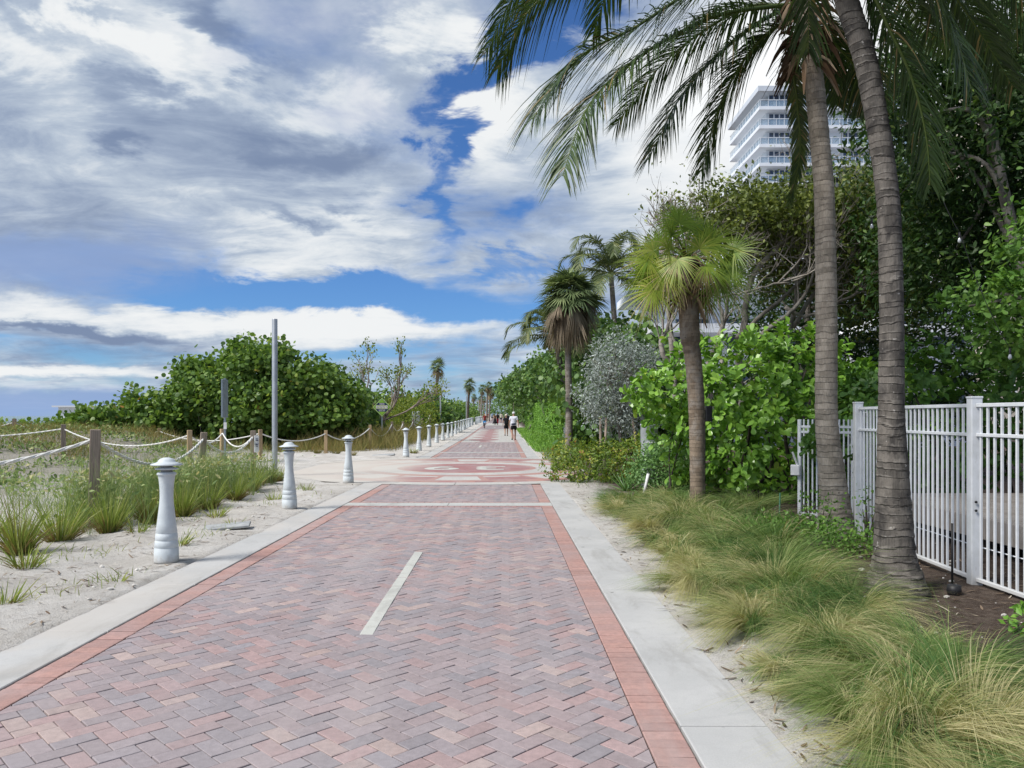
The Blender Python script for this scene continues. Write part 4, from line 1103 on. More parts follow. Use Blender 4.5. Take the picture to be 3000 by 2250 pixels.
def fan_palm(label, x, y, z0, ztop, cr, tr, nleaf=26, dead=.3, mat='fan_blue', group=None, barkm='sabal_bark', lean=0.0, nseg=22, path=None, deadm='fan_dead'):
    r = root('fan_palm', (x, y, z0), label, 'palm tree', group)
    P = spline(path if path is not None else [(x,y,z0-.2),(x+lean*.3,y,z0+(ztop-z0)*.4),(x+lean*.8,y,z0+(ztop-z0)*.8),(x+lean,y,ztop)], 26)
    g = G(); rad = tr*np.linspace(1.15,.9,26)*(1+rng.normal(0,.03,26)); g.tube(P, rad, 14); g.build('trunk', M[barkm], r)
    top = P[-1]; g = G(); gd = G()
    for k in range(nleaf):
        u = (k+.5)/nleaf; el = R(80-150*u); az_ = k*2.39996
        d = np.array([math.cos(el)*math.cos(az_), math.cos(el)*math.sin(az_), math.sin(el)])
        pl = cr*.5*rng.uniform(.8,1.15); isd = u > 1-dead+rng.normal(0,.09)
        q = spline([top, top+d*pl*.5+np.array([0,0,.05*cr]), top+d*pl], 5)
        (gd if isd else g).tube(q, .012*cr/1.0, 4, (.5,.5,.5))
        dd = unit(d+np.array([0,0,-.5 if not isd else -rng.uniform(.5,1.7)])+(rng.normal(0,.22,3) if isd else 0)); up = unit(np.array([0,0,1.])-d*d[2]+rng.normal(0,.2,3))
        if abs(np.dot(up, dd)) > .95: up = unit(np.cross(dd,[1,0,0]))
        fan_leaf(gd if isd else g, q[-1], dd, up, cr*.62*rng.uniform(.75,1.12), nseg, .28 if not isd else .75, rng.uniform(.15,.9), 120 if not isd else 55)
    g.build('crown', M[mat], r)
    if gd.v: gd.build('dead_skirt', M[deadm], r)
    return r
PALMS = [(1281,1074,80,1.2,'taller left fan palm rising behind the slim grey pole'),(1373.6,1128,110,1.25,'fan palm with dark trunk in the middle of the far view'),(1412,1139,150,1.25,'left palm of the close pair beside the far right trees'),
         (1428.6,1131,152,1.4,'right and taller palm of the close pair beside the far right trees'),(1388,1163,170,1.0,'short far palm right of the dark trunked palm'),(1406,1169,190,1.0,'tiny far palm, left of the lowest two'),(1418,1169,192,1.0,'tiny far palm, right of the lowest two'),(1436,1150,155,1.3,'far palm touching the edge of the right hand trees')]
for px, py, Y, cr, lab in PALMS:
    p = wp(px, py, Y); fan_palm(lab, p[0]-.2, Y, float(rise(Y)), p[2], cr, .17, 26, .25, lean=.25, group='distant fan palms', nseg=16, barkm='stem_dark' if Y == 110 else 'sabal_bark')
# ------------------------------------------------------------------ land side: palms, fence, shrubs, trees, buildings
def coco_trunk(r, pts, rads, mat, n=150, flare=True, k=24):
    P = spline(pts, n); t = np.linspace(0, 1, n)
    rad = np.interp(t, np.linspace(0,1,len(rads)), rads)
    ring = np.zeros(n); ph = rng.random()*6
    z = P[:,2]; s = np.cumsum(np.r_[0, np.linalg.norm(np.diff(P,axis=0),axis=1)])
    pos = 0; scar = []
    while pos < s[-1]: scar.append(pos); pos += rng.uniform(.045,.085)
    d = np.array([min(((v-q) for q in scar if q <= v), default=0) for v in s]); ring = (d/.07)
    rad = rad*(1+.035*(.5-ring))*(1+rng.normal(0,.006,n))
    g = G(); A = np.linspace(0,2*PI,k,endpoint=False); T = unit(np.gradient(P,axis=0))
    U = unit(np.cross(T,np.array([0,1.,0]))); W = np.cross(T,U)
    lob = 1+.03*np.sin(3*A+ph)[None]*np.ones((n,1))+.02*rng.normal(size=(n,k))+.07*np.sin(5*A+1+ph)[None]*np.clip(1-s/.6,0,1)[:,None]
    tilt = .018*np.sin(A*1+s[:,None]*9)
    V = P[:,None]+(rad[:,None]*lob)[...,None]*(np.cos(A)[None,:,None]*U[:,None]+np.sin(A)[None,:,None]*W[:,None])+tilt[...,None]*T[:,None]
    F = [[i*k+j, i*k+(j+1)%k, (i+1)*k+(j+1)%k, (i+1)*k+j] for i in range(n-1) for j in range(k)]
    g.add(V.reshape(-1,3), F, smooth=True)
    g.build('trunk', M[mat], r); return P

def frond(r, pts, leaf=.62, n=95, mat='frond', hang=.8, tone=.35, w=.03, nrm=(0,0,1), start=.12, thick=.024):
    """pinnate frond along the midrib pts; leaflets hang by gravity"""
    P = spline(pts, 60); T = unit(np.gradient(P,axis=0)); g = G()
    g.tube(P, np.linspace(thick,.004,60), 5, (.85,.85,.85))
    t = np.linspace(start,.995,n); i = t*59; i0 = np.clip(i.astype(int),0,58); f = (i-i0)[:,None]
    base = P[i0]*(1-f)+P[i0+1]*f; tt = unit(T[i0])
    up = np.tile(np.asarray(nrm,float),(n,1))+rng.normal(0,.05,(n,3)); S = unit(np.cross(tt,up)); U = np.cross(S,tt)
    L = leaf*(np.sin(PI*(.14+.8*t))**.75)
    for sgn in (-1,1):
        D = unit(S*sgn*.8+tt*(.45+.5*t[:,None])+U*.2+rng.normal(0,.07,(n,3)))
        B = np.array([0,0,-1.])*hang*rng.uniform(.6,1.3,(n,1))
        v = np.clip(tone+rng.normal(0,.2,n)+.2*(t-.5),0,1); v = np.minimum(v,.86); brown = rng.random(n) < .04; v[brown] = 1.0
        broken = rng.uniform(.8,1.06,n); broken[rng.random(n) < .05] *= .5
        g.ribbons(base, D, B, L*broken, w*rng.uniform(.75,1.2,n), (.5,1,.9,.6,.06), np.column_stack((v,v,v)), nrm=U+rng.normal(0,.25,(n,3)))
    return g.build('frond', M[mat], r)

def px3(lst, y, dy=0.0):
    n = len(lst); return [wp(px*1.3562, py*1.3562, y+dy*i/max(1,n-1)) for i, (px, py) in enumerate(lst)]

# ---- near right coconut palm (dark trunk), crown above the picture
Y1 = 6.9
r1 = root('coconut_palm', (3.52, Y1, 0), 'thick dark trunked coconut palm in front of the white fence, leaning left at its top', 'palm tree')
c = [(1940,1290),(1940,1250),(1938,1200),(1937,1050),(1936,900),(1939,750),(1940,600),(1938,450),(1927,330),(1912,220),(1893,110),(1862,0),(1822,-120),(1790,-210)]
tp = px3(c, Y1); tp = [np.array([p[0],p[1]+.02*i,p[2]]) for i,p in enumerate(tp)]; tp[0][2] = -.15
P1 = coco_trunk(r1, tp, [.34,.24,.178,.142,.111,.104,.1,.098,.097,.096,.098,.098,.1,.104], 'coco_bark_a', 260, k=28)
top1 = P1[-1]
g = G()
for k in range(60):
    a = rng.random()*6.28; q = top1+np.array([.1*math.cos(a),.1*math.sin(a),-.35+.5*rng.random()]); g.ribbons([q],[unit([math.cos(a),math.sin(a),.6])],[[0,0,-.6]],[.4],[.05])
g.build('crown_fibre', M['fibre'], r1)
F1 = [ [(1790,-210),(1640,-330),(1450,-260),(1250,-130),(1120,-20),(1045,120)], [(1790,-210),(1600,-280),(1400,-190),(1230,-60),(1130,40),(1075,150)],
       [(1790,-200),(1860,-60),(1920,60),(1970,170),(2000,290),(2010,400)], [(1790,-210),(1900,-160),(2020,-60),(2110,60),(2190,190)],
       [(1790,-210),(1950,-250),(2120,-140),(2230,0),(2290,160)], [(1790,-210),(1930,-130),(2000,-40),(2060,70),(2100,200)],
       [(1790,-210),(2000,-320),(2200,-260),(2350,-80),(2420,140)], [(1790,-210),(1890,-110),(1950,-10),(2000,60),(2060,110)] ]
for i, (f, dy) in enumerate(zip(F1, (.9,.5,.25,1.2,.2,-.6,1.0,1.6))):
    frond(r1, [top1]+[p for p in px3(f, Y1, dy)][1:], (.62,.62,.42,.55,.55,.5,.6,.5)[i], 140, 'frond', .75, .3, .017)
for az_, el_ in ((20,30),(75,45),(150,35),(215,25),(260,40),(320,30),(120,65),(300,62)):       # rest of the crown, above the view
    d = np.array([math.sin(R(az_))*math.cos(R(el_)), math.cos(R(az_))*math.cos(R(el_)), math.sin(R(el_))])
    frond(r1, [top1, top1+d*.9, top1+d*1.9-[0,0,.12], top1+d*2.8-[0,0,.7], top1+d*3.3-[0,0,1.6]], .62, 80, 'frond', .75, .35, .03)

# ---- second coconut palm, crown at the top of the picture
Y2 = 10.2
r2 = root('coconut_palm', (4.36, Y2, 0), 'lighter trunked coconut palm with its crown at the top edge, near the fence gate', 'palm tree')
c = [(1808,1165),(1806,1130),(1803,1080),(1795,1000),(1786,900),(1786,700),(1784,540),(1780,400),(1771,300),(1762,200),(1752,110),(1742,30),(1736,-20)]
tp = px3(c, Y2); tp[0][2] = -.15
P2 = coco_trunk(r2, tp, [.27,.23,.19,.16,.141,.136,.131,.126,.123,.121,.123,.13,.12], 'coco_bark_b', 240, k=28)
top2 = P2[-1]; cz = px3([(1738,25)], Y2)[0]
g = G()
for k in range(170):
    a = rng.random()*6.28; z = rng.uniform(-.75,.3); q = np.array([cz[0]+.15*math.cos(a), cz[1]+.15*math.sin(a), cz[2]+z])
    g.ribbons([q],[unit([math.cos(a),math.sin(a),rng.uniform(-.8,.8)])],[[0,0,-.9]],[rng.uniform(.15,.45)],[rng.uniform(.02,.09)],(.7,1,.7,.2))
g.build('crown_fibre', M['fibre'], r2)
F2 = [ ([(1710,15),(1600,-60),(1480,-10),(1370,60),(1270,110),(1205,175),(1150,258)],-.9,1.15,.28), ([(1710,20),(1560,30),(1450,80),(1345,150),(1265,240),(1215,380)],-1.6,1.05,.35),
       ([(1710,40),(1630,55),(1550,120),(1470,210),(1400,345)],-.7,.8,.4), ([(1715,50),(1660,70),(1600,140),(1550,240),(1515,370)],.6,.75,.4),
       ([(1725,55),(1712,120),(1722,220),(1728,330),(1705,440)],.9,.24,.6), ([(1750,50),(1800,90),(1850,150),(1880,230)],1.2,.7,.3),
       ([(1715,-10),(1580,-120),(1400,-130),(1250,-70),(1120,20)],1.4,.9,.3), ([(1745,0),(1850,-120),(1990,-100),(2090,0),(2150,120)],1.5,.9,.25),
       ([(1740,-10),(1780,-150),(1900,-190),(2010,-120),(2080,20)],-1.0,.8,.25), ([(1735,-20),(1690,-200),(1560,-300),(1420,-300)],.8,.8,.4), ([(1738,30),(1770,60),(1800,130),(1810,230)],1.6,.6,.4),
       ([(1720,30),(1640,10),(1530,60),(1420,150),(1330,270)],1.8,.85,.35)]
for f, dy, lf, tn in F2:
    pts = [np.array([cz[0]+rng.normal(0,.05), cz[1]+rng.normal(0,.05), cz[2]+rng.uniform(-.1,.15)])]+px3(f, Y2, dy)[1:]
    frond(r2, pts, lf, 165, 'frond', .55, tn, .021, thick=.032)

# ---- thatch palm
Y3 = 12.3
r3t = [wp(2044,1530,Y3), wp(2043,1350,Y3), wp(2040,1180,Y3), wp(2030,1045,Y3), wp(2024,1012,Y3), wp(2016,880,Y3), wp(2014,760,Y3)]; r3t[0][2] = -.1
r3 = root('fan_palm', (3.05, Y3, 0), 'yellow green fan palm with stepped grey trunk rising from the grass', 'palm tree')
P = spline(r3t, 90); tz = P[:,2]; s = np.interp(tz, [0,.5,2.5,2.52,2.74,2.78,4.2], [.135,.118,.132,.135,.13,.158,.155])
g = G(); g.tube(P, s*(1+.02*np.sin(np.arange(90)*2.1)+rng.normal(0,.012,90)), 22); g.build('trunk', M['fan_bark'], r3)
cen = wp(2012, 745, Y3); gf, gd, gb = G(), G(), G()
LV = [(1968,690,-.3,112,.68,.6),(2020,672,.25,88,.66,.55),(1915,735,-.2,158,.62,.72),(1925,800,.15,196,.6,.5),(2080,715,-.25,52,.66,.6),(2125,765,.1,14,.62,.45),(2105,825,-.25,-22,.68,.35),
      (1950,800,-.5,215,.55,.78),(2060,850,.3,-55,.55,.5),(2055,680,.45,68,.58,.5),(1930,720,.5,140,.55,.45),(2110,790,.5,-5,.6,.35),(1985,760,-.55,250,.5,.7),(1900,765,-.4,175,.62,.65),(1990,655,.0,100,.6,.5),(2150,735,-.3,35,.55,.55),(1915,850,-.35,225,.58,.7),(2070,780,-.5,-30,.5,.6),(1960,730,-.5,130,.5,.8),(2050,730,-.45,75,.5,.7),(2000,790,.5,-90,.55,.5),(1890,810,.3,190,.55,.55),(2135,790,-.1,0,.55,.5),(1985,640,.2,105,.5,.5)]
for (px, py, dy, ang, rad, tone) in LV:
    hub = wp(px, py, Y3+dy); d = np.array([math.cos(R(ang)), np.sign(dy)*.35, math.sin(R(ang))])
    gf.tube(spline([cen+[0,0,-.1], (cen+hub)/2+np.array([0,0,.06]), hub], 6), .012, 5, (.5,.5,.5))
    fan_leaf(gf, hub, d, np.array([rng.normal(0,.3), -.75 if dy <= 0 else .75, .6]), rad*1.08, 44, .36, tone, 118, .03, .25, (.35,.95,.85,.6,.3,.06))
for k in range(15):
    a = rng.uniform(0, 2*PI) if k < 7 else rng.uniform(PI*.75,PI*1.25); hub = cen+rng.uniform(.7,1.6)*np.array([.36*math.cos(a), .3*math.sin(a), rng.uniform(-.45,-.2)])
    gd.tube(spline([cen+[0,0,-.25], (cen+hub)/2+np.array([0,0,.1]), hub], 6), .011, 5, (.4,.4,.4))
    fan_leaf(gd, hub, np.array([.65*math.cos(a), .55*math.sin(a), -.9]), np.array([math.cos(a), math.sin(a), .3]), .58*rng.uniform(.8,1.1), 24, .5, rng.uniform(.3,.95), 50, .035, .3)
for k in range(90):
    a = rng.random()*6.28; z = rng.uniform(-.75,-.05); gb.ribbons([cen+np.array([.13*math.cos(a),.13*math.sin(a),z])],[unit([.5*math.cos(a),.5*math.sin(a),rng.uniform(-1,.6)])],[[0,0,-.4]],[rng.uniform(.15,.4)],[.05],(1,1,.8,.4))
gf.build('crown', M['fan'], r3); gd.build('dead_skirt', M['fan_dead'], r3); gb.build('leaf_bases', M['fibre'], r3)

# ---- palms further back
p4 = wp(1672, 882, 32)
fan_palm('round headed fan palm with a brown dead skirt behind the silver tree', 2.62, 32, 0, p4[2]+.1, 1.62, .14, 80, .34, path=[(2.62,32,-.2),(2.64,32,2),(2.6,32,4),(p4[0],32,p4[2]+.1)], nseg=24, deadm='fan_brown')
def far_coco(label, px, py, Y, L, n, base):
    c0 = wp(px, py, Y); r = root('coconut_palm', (base, Y, 0), label, 'palm tree')
    g = G(); P = spline([(base,Y,-.2),(base*.7+c0[0]*.3,Y,c0[2]*.5),(c0[0],Y,c0[2])],20); g.tube(P, np.linspace(.2,.13,20), 12); g.build('trunk', M['sabal_bark'], r)
    for k in range(n):
        a = k*2.39996+.4; el = R(78-95*(k/n)); d = np.array([math.cos(el)*math.cos(a), math.cos(el)*math.sin(a), math.sin(el)]); l = L*rng.uniform(.85,1.1)
        o = np.array([math.cos(a), math.sin(a), 0])
        frond(r, [c0, c0+d*l*.35, c0+d*l*.65+o*.1-[0,0,.05*l], c0+d*l*.85+o*.25*l-[0,0,.22*l], c0+d*l*.9+o*.35*l-[0,0,.5*l]], .85, 54, 'frond_far', .5, .5, .06, thick=.035)
far_coco('coconut palm rising between the skirted fan palm and the yellow green fan palm', 1790, 800, 42, 3.1, 22, 6.2)
far_coco('low coconut palm leaning out left of the skirted fan palm', 1625, 985, 41, 2.4, 19, 3.4)

# ---- white fence
def fence():
    FL = [(4.40,4.6),(4.40,7.21),(4.61,10.05)]
    r = root('white_fence', (4.4,7.2,0), 'white metal picket fence running behind the two coconut palms', 'fence')
    def rail(a, b, z, h, t, name):
        a, b = np.array(a), np.array(b); d = b-a; L = np.linalg.norm(d); g = G(); g.box((*((a+b)/2), z), (L, t, h), math.atan2(d[1],d[0]), bev=.004); return g.build(name, M['whitemetal'], r)
    for k, (a, b) in enumerate(zip(FL[:-1], FL[1:])):
        a, b = np.array(a), np.array(b); d = unit(b-a)
        rail(a+d*.05, b-d*.05, 1.70, .035, .042, 'top_rail'); rail(a+d*.05, b-d*.05, 1.425, .032, .04, 'middle_rail'); rail(a+d*.05, b-d*.05, .075, .035, .042, 'bottom_rail')
        rail(a+d*.05+np.array([.035,0]), b-d*.05+np.array([.035,0]), .375, .012, .01, 'wire_rail')
        n = int(np.linalg.norm(b-a)/.1); rz = math.atan2(d[1],d[0])
        proto = None
        for q in range(1, n):
            p = a+(b-a)*q/n
            if proto is None: g = G(); g.box((0,0,.87), (.02,.02,1.64), bev=.002); proto = o = g.build('picket', M['whitemetal'], r, world=False)
            else: o = proto.copy(); COL.objects.link(o); o.parent = r
            o.location = (p[0]-r.location[0], p[1]-r.location[1], 0); o.rotation_euler = (0,0,rz)
    for (x, y) in FL:
        g = G(); g.box((x,y,.85), (.1,.1,1.84), R(85), bev=.006); g.box((x,y,1.775), (.108,.108,.02), R(85), bev=.004); g.build('fence_post', M['whitemetal'], r)
    for z in (.82,.9):
        g = G(); g.lathe([(0,0),(.012,0),(.012,.01),(0,.012)], (0,0,0), 10); o = g.build('bolt', M['black'], r, world=False); o.rotation_euler = (R(90),0,0); o.location = (4.375-4.4, 7.155-7.2-.005, z-.1)
    # gate leaf
    a, b = np.array((5.02,11.1)), np.array((4.47,11.68)); d = unit(b-a); rz = math.atan2(d[1],d[0])
    r = root('white_gate', (a[0],a[1],0), 'white picket gate half hidden behind the lighter coconut trunk', 'gate')
    for z in (1.44,1.36,.12):
        g = G(); m = (a+b)/2; g.box((*m,z), (np.linalg.norm(b-a),.035,.035), rz, bev=.003); g.build('rail', M['whitemetal'], r)
    for q in range(13):
        p = a+(b-a)*q/12; w = .05 if q in (0,12) else .022
        g = G(); g.box((*p,.82), (w,w,1.46), rz, bev=.003); g.build('picket', M['whitemetal'], r)
    g = G(); g.box((b[0]-.07,b[1]-.02,.78), (.14,.06,.16), rz, bev=.008); g.box((b[0]-.08,b[1]-.02,.95), (.02,.03,.22), 0, M=Euler((0,R(-20),0)).to_matrix()); g.build('latch_box', M['plate'], r)
    # deck behind the fence
    r = root('wooden_deck', (5.4,8,0), 'grey plank deck behind the white fence', 'deck')
    g = G()
    for k in range(26):
        x = 5.4+.145*k; g.box((x+.07,8.3,.44), (.138,6.2,.035), bev=.004)
    g.build('boards', M['deck'], r)
    g = G()
    for k in range(44): g.box((5.385,5.2+.142*k+.071,.33), (.03,.134,.24), bev=.004)
    g.build('fascia', M['deck'], r)
    for y in (5.6,7.2,8.8,10.4): g = G(); g.box((5.5,y,.1), (.1,.1,.6)); g.build('support', M['stem_dark'], r)
fence()

# ---- shrubs of the right bed
shrub('clusia_shrub', 'big glossy bright green shrub with paddle leaves behind the yellow green fan palm', 'shrub', (4.4,15),
      [(4.5,15.1,1.75,1.55,1.15,1.5),(3.2,14.9,2.0,.88,.8,.52),(5.9,15.3,1.75,1.45,1.2,1.4),(4.9,14.6,1.0,1.3,1.0,1.0),(4.15,15.2,1.1,.85,.8,1.0),(6.9,15,1.3,1.2,1.0,1.3)], 11000, .155, OBOV, 'clusia', 9, .12, rosette=True, lump=.25, freq=5, thick=.13, stems=16)
shrub('clusia_shrub', 'darker glossy shrub spreading behind and above the white fence', 'shrub', (7.2,12.5),
      [(7.0,12.6,1.7,1.3,1.0,1.15),(8.6,11.8,1.8,1.3,1.2,1.15),(9.6,10.5,1.8,1.3,1.5,1.2),(6.1,12.9,1.4,.8,.7,.9),(8.0,12.6,.7,1.6,1.0,.9)], 7500, .145, OBOV, 'clusia_dark', 9, .12, rosette=True, stems=10)
shrub('hanging_spray', 'dark leafy spray hanging over the white gate', 'shrub', (4.9,10.9),
      [(5.02,10.72,1.0,.16,.12,.32),(4.62,11.3,1.15,.2,.15,.3)], 120, .13, OBOV, 'clusia_dark', 8, .05, rosette=True, stems=3)
shrub('coco_plum_shrub', 'yellow and reddish green coco plum bush at the edge of the plaza', 'shrub', (2.2,19),
      [(1.75,19.0,.42,.75,.75,.55),(2.7,19.2,.5,.95,.8,.6),(3.5,19.6,.5,.7,.8,.6),(2.2,18.5,.3,.8,.5,.42)], 6500, .078, OBOV, 'coco', 8, .09, rosette=True, lump=.3, freq=6, stems=22, stem_mat='twig')
shrub('soft_shrub', 'soft light green small leaved shrub left of the yellow green fan palm', 'shrub', (3.3,16.3),
      [(3.35,16.4,.5,.6,.6,.55),(3.0,16.2,.35,.4,.5,.4),(3.75,16.3,.5,.4,.5,.5)], 4500, .07, SMALL, 'lightshrub', 7, .1, lump=.3, freq=6, stems=14)
shrub('vine_shrub', 'low dark leafy shrub at the foot of the lighter coconut palm', 'shrub', (3.6,8.9),
      [(3.55,8.9,.16,.62,.5,.26),(3.1,9.3,.14,.5,.5,.22),(4.0,8.6,.12,.35,.3,.22)], 3200, .05, SMALL, 'tree_lit', 7, .07, stems=10)
shrub('vine_shrub', 'thin bright green sprig standing up in front of the lighter coconut trunk', 'shrub', (4.0,9.6),
      [(3.95,9.7,.4,.22,.2,.28),(4.45,9.5,.35,.12,.12,.3)], 260, .055, SMALL, 'tree_lit', 5, .06, stems=9)
shrub('sprig', 'little bright green sprig at the right edge of the photo', 'shrub', (3.72,5.55),
      [(3.74,5.55,.12,.07,.07,.1)], 60, .06, SMALL, 'hedge', 5, .03, stems=3)
r = root('silver_tree', (3.55,24,0), 'silver grey leaved buttonwood tree held by wooden stakes', 'tree')
g = G(); foliage(g, [(3.5,24,3.0,1.05,1.0,1.15),(3.0,24,2.1,.75,.8,.85),(4.1,24.1,2.2,.85,.8,.9),(3.55,23.8,1.6,.6,.6,.55),(4.35,24,3.1,.6,.6,.7)], 11000, .1, LANCE, 8, .12, lump=.35, freq=6, thick=.25); g.build('crown', M['silver'], r)
g = G(); tips = []
g.tube(spline([(3.55,24,-.1),(3.6,24,.7),(3.5,24,1.5)],8), .06, 8); 
for k in range(9): limbs(g, (3.5,24,1.3+.1*k), (rng.normal(0,.5),rng.normal(0,.5),1), 1.0, .03, 2, tips=tips)
g.build('trunk', M['limb'], r)
for x, y, t, lab in ((2.98,23.3,(.1,.25),'pale stake leaning right, nearer of the two left of the silver tree trunk'),(2.9,23.5,(.02,.2),'pale upright stake, farther of the two left of the silver tree trunk'),(4.05,23.2,(-.18,.3),'single pale stake leaning on the right of the silver tree')):
    g = G(); g.tube([(x,y,-.1),(x+t[0],y+t[1],1.55)], .038, 8); tag(g.build('tree_stake', M['post_grey']), lab, 'stake', 'stakes of the silver tree')

# sea grape wood and clipped hedge further along the path
for k, (base, blobs, n, lab) in enumerate((
    ((5.5,30), [(4.9,30,2.2,1.5,1.8,2.0),(5.5,31,2.8,1.2,2,2.0),(4.2,33,1.8,1.3,1.6,1.7)], 5500, 'dark sea grape thicket right behind the silver tree'),
    ((4.6,40), [(5.0,40,3.0,2.2,3,3.0),(5.8,41,3.8,1.8,3,2.9),(5.6,45,3.8,2.0,3,3.2)], 6500, 'tall sea grape behind the skirted fan palm'),
    ((4.0,57), [(5.4,57,4.7,2.4,4,2.4),(6,60,4.5,3,4,3.4),(3.7,63,4.7,1.9,3.5,1.6),(7.5,52,4.2,3,4,3.2)], 8000, 'dense sea grape tree rising over the clipped hedge'),
    ((2.8,76), [(3.5,78,5.0,2.2,5,1.9),(4.5,76,4.6,3,5,3.4),(1.6,84,4.7,1.9,4,1.6)], 7000, 'sea grape tree leaning out over the walkers'),
    ((1.4,100), [(3.0,100,4.6,2.6,6,2.6),(.8,110,5.4,2.0,5,1.5),(5,102,5,4,6,3.5)], 5500, 'far sea grape tree closing the view above the path'),
    ((0.5,140), [(3.4,140,5.6,3.8,9,3.2),(-.3,172,6.4,3.3,10,2.3),(3.6,122,2.0,2.2,8,2.0),(3.4,150,2.4,2.4,10,2.3),(1.0,262,4.0,9,6,3.4),(5,140,5,5,9,5),(-4,240,3.0,9,9,3.0)], 5500, 'farthest dark trees at the end of the path'))):
    if k == 5: n = 8000
    z0 = float(rise(base[1])); shrub('sea_grape_tree', lab, 'tree', base, blobs, n, .27 if k < 4 else .36, ROUND, 'seagrape_dark', 6, .35, lump=.25, freq=5, stems=8, stem_mat='limb', pz=z0, group=None)
def hedge():
    r = root('clipped_hedge', (3.0,60,0), 'bright green clipped hedge wall beside the walkers', 'hedge')
    n = 17000; t = rng.random(n); x0 = 3.75-1.55*t; y0 = 49+38*t; side = rng.random(n); z = rng.random(n)*2.65
    top = side > .82; inn = rng.random(n)*1.4
    x = np.where(top, x0+inn, x0+np.abs(rng.normal(0,.06,n))); z = np.where(top, 2.65+rng.normal(0,.06,n), z); y = y0
    endf = side < .12; x = np.where(endf, 3.75+1.4*rng.random(n), x); y = np.where(endf, 49+rng.normal(0,.05,n), y)
    z = z*(1+.06*np.sin(y*.9))+.0
    x = x+.07*np.sin(2.2*y)*np.sin(3*z)+.05*np.sin(5*y+2*z)
    T = unit(np.column_stack((rng.normal(-.4,.6,n), rng.normal(-.2,.7,n), rng.normal(0,.7,n)))); Nn = unit(np.column_stack((np.where(top,0,-.8),np.full(n,-.5),np.where(top,1,.5)))+rng.normal(0,.4,(n,3)))
    v = rng.random(n)*.5+.5*lump(y, z, 1.6, 1.0).clip(0,1)
    g = G(); g.leaves(np.column_stack((x,y,z)), T, Nn, rng.uniform(.1,.18,n), SMALL, np.column_stack((v,v,v))); g.build('foliage', M['hedge'], r)
    for k in range(24): u = k/24; g = G(); g.tube([(4.2-1.5*u,49.3+37*u,-.1),(4.2-1.5*u,49.3+37*u,2.2)], .05, 5); g.build('stem', M['stem_dark'], r)
hedge()
shrub('yellow_shrub', 'bright bushy shrub between silver tree and hedge, low by the grey railing', 'shrub', (4.2,37), [(4.2,38,.9,1.0,1.5,1.0),(3.5,41,.8,.8,1.6,.9),(5,36,1,1,1.2,1.1)], 3500, .15, OBOV, 'hedge', 7, .2)
scatter_blades('ground_cover', 'hedge', 9000, (.3,4), (34,88), .3, .04, lambda x,y: sm(0,.25,x-KR(y))*sm(3.9-1.55*(y-49)/38, 3.4-1.55*(y-49)/38, x)*np.where(y<60,1,.6), .9, zf=lambda x,y: rise(y), label='bright green ground cover along the right kerb below the hedge', cat='ground cover')
# grey railing
r = root('metal_railing', (2.6,34,0), 'short pale grey railing standing in grass beside the hedge', 'railing')
a, b = wp(1655,1290,34), wp(1712,1290,33.2)
g = G(); g.box((a[0],34,.5),(.09,.09,1.2),bev=.01); g.build('railing_post', M['galv'], r)
g = G(); g.box(((a[0]+b[0])/2+.02,33.7,.95),(b[0]-a[0],.05,.05)); g.build('rail', M['galv'], r)
for k in range(5): x = a[0]+.17+.17*k; g = G(); g.box((x,33.9-.05*k,.48),(.022,.022,.95)); g.build('baluster', M['galv'], r)
# meter pedestal
r = root('meter_pedestal', (3.17,17.0,0), 'round pale grey metal pedestal standing between the bushes', 'utility pedestal')
g = G(); g.lathe([(.175,0),(.175,1.0),(.188,1.02),(.188,1.38),(.198,1.39),(.198,1.42),(.175,1.435),(0,1.44)],(3.17,17.0,0),32); g.build('body', M['meter'], r)
g = G(); g.box((3.17,16.815,1.02),(.2,.03,.02)); g.lathe([(0,.02),(.03,.015),(.03,-.01)],(3.16,16.81,.95),12); g.build('latch', M['plate'], r)
# small stakes and lamps
g = G(); g.tube([wp(1886,1440,15.6)*np.array([1,1,0])+[0,0,-.02], wp(1900,1388,15.6)], .035, 4); tag(g.build('leaning_stake', M['plate']), 'white leaning board sticking out below the soft light green shrub', 'stake')
p = gp(2282, 1565); g = G(); g.tube([(p[0],p[1],-.1),(p[0]+.015,p[1],.56)], .011, 6); tag(g.build('garden_stake', M['green_stake']), 'thin green garden stake in the grass left of the gate', 'stake')
r = root('spot_light', (4.08,7.0,0), 'black garden spotlight with its thin stake beside the dark palm trunk', 'light')
g = G(); g.tube([(4.08,7.02,-.05),(4.08,7.02,.62)], .011, 6); g.build('stake', M['black'], r)
g = G(); g.lathe([(0,0),(.05,.0),(.06,.05),(.055,.1),(0,.1)],(3.98,6.82,.0),14); g.build('lamp_head', M['black'], r)
r = root('hanging_speaker', (3.2,12.7,0), 'dark box on a thin rod right of the yellow green fan palm trunk', 'speaker')
b = wp(2076,1212,12.75); g = G(); g.box(b,(.1,.1,.26),bev=.01); g.build('box', M['black'], r)
g = G(); g.tube([(b[0]-.06,12.75,-.1),(b[0]-.06,12.75,1.7)], .009, 6); g.build('rod', M['black'], r)

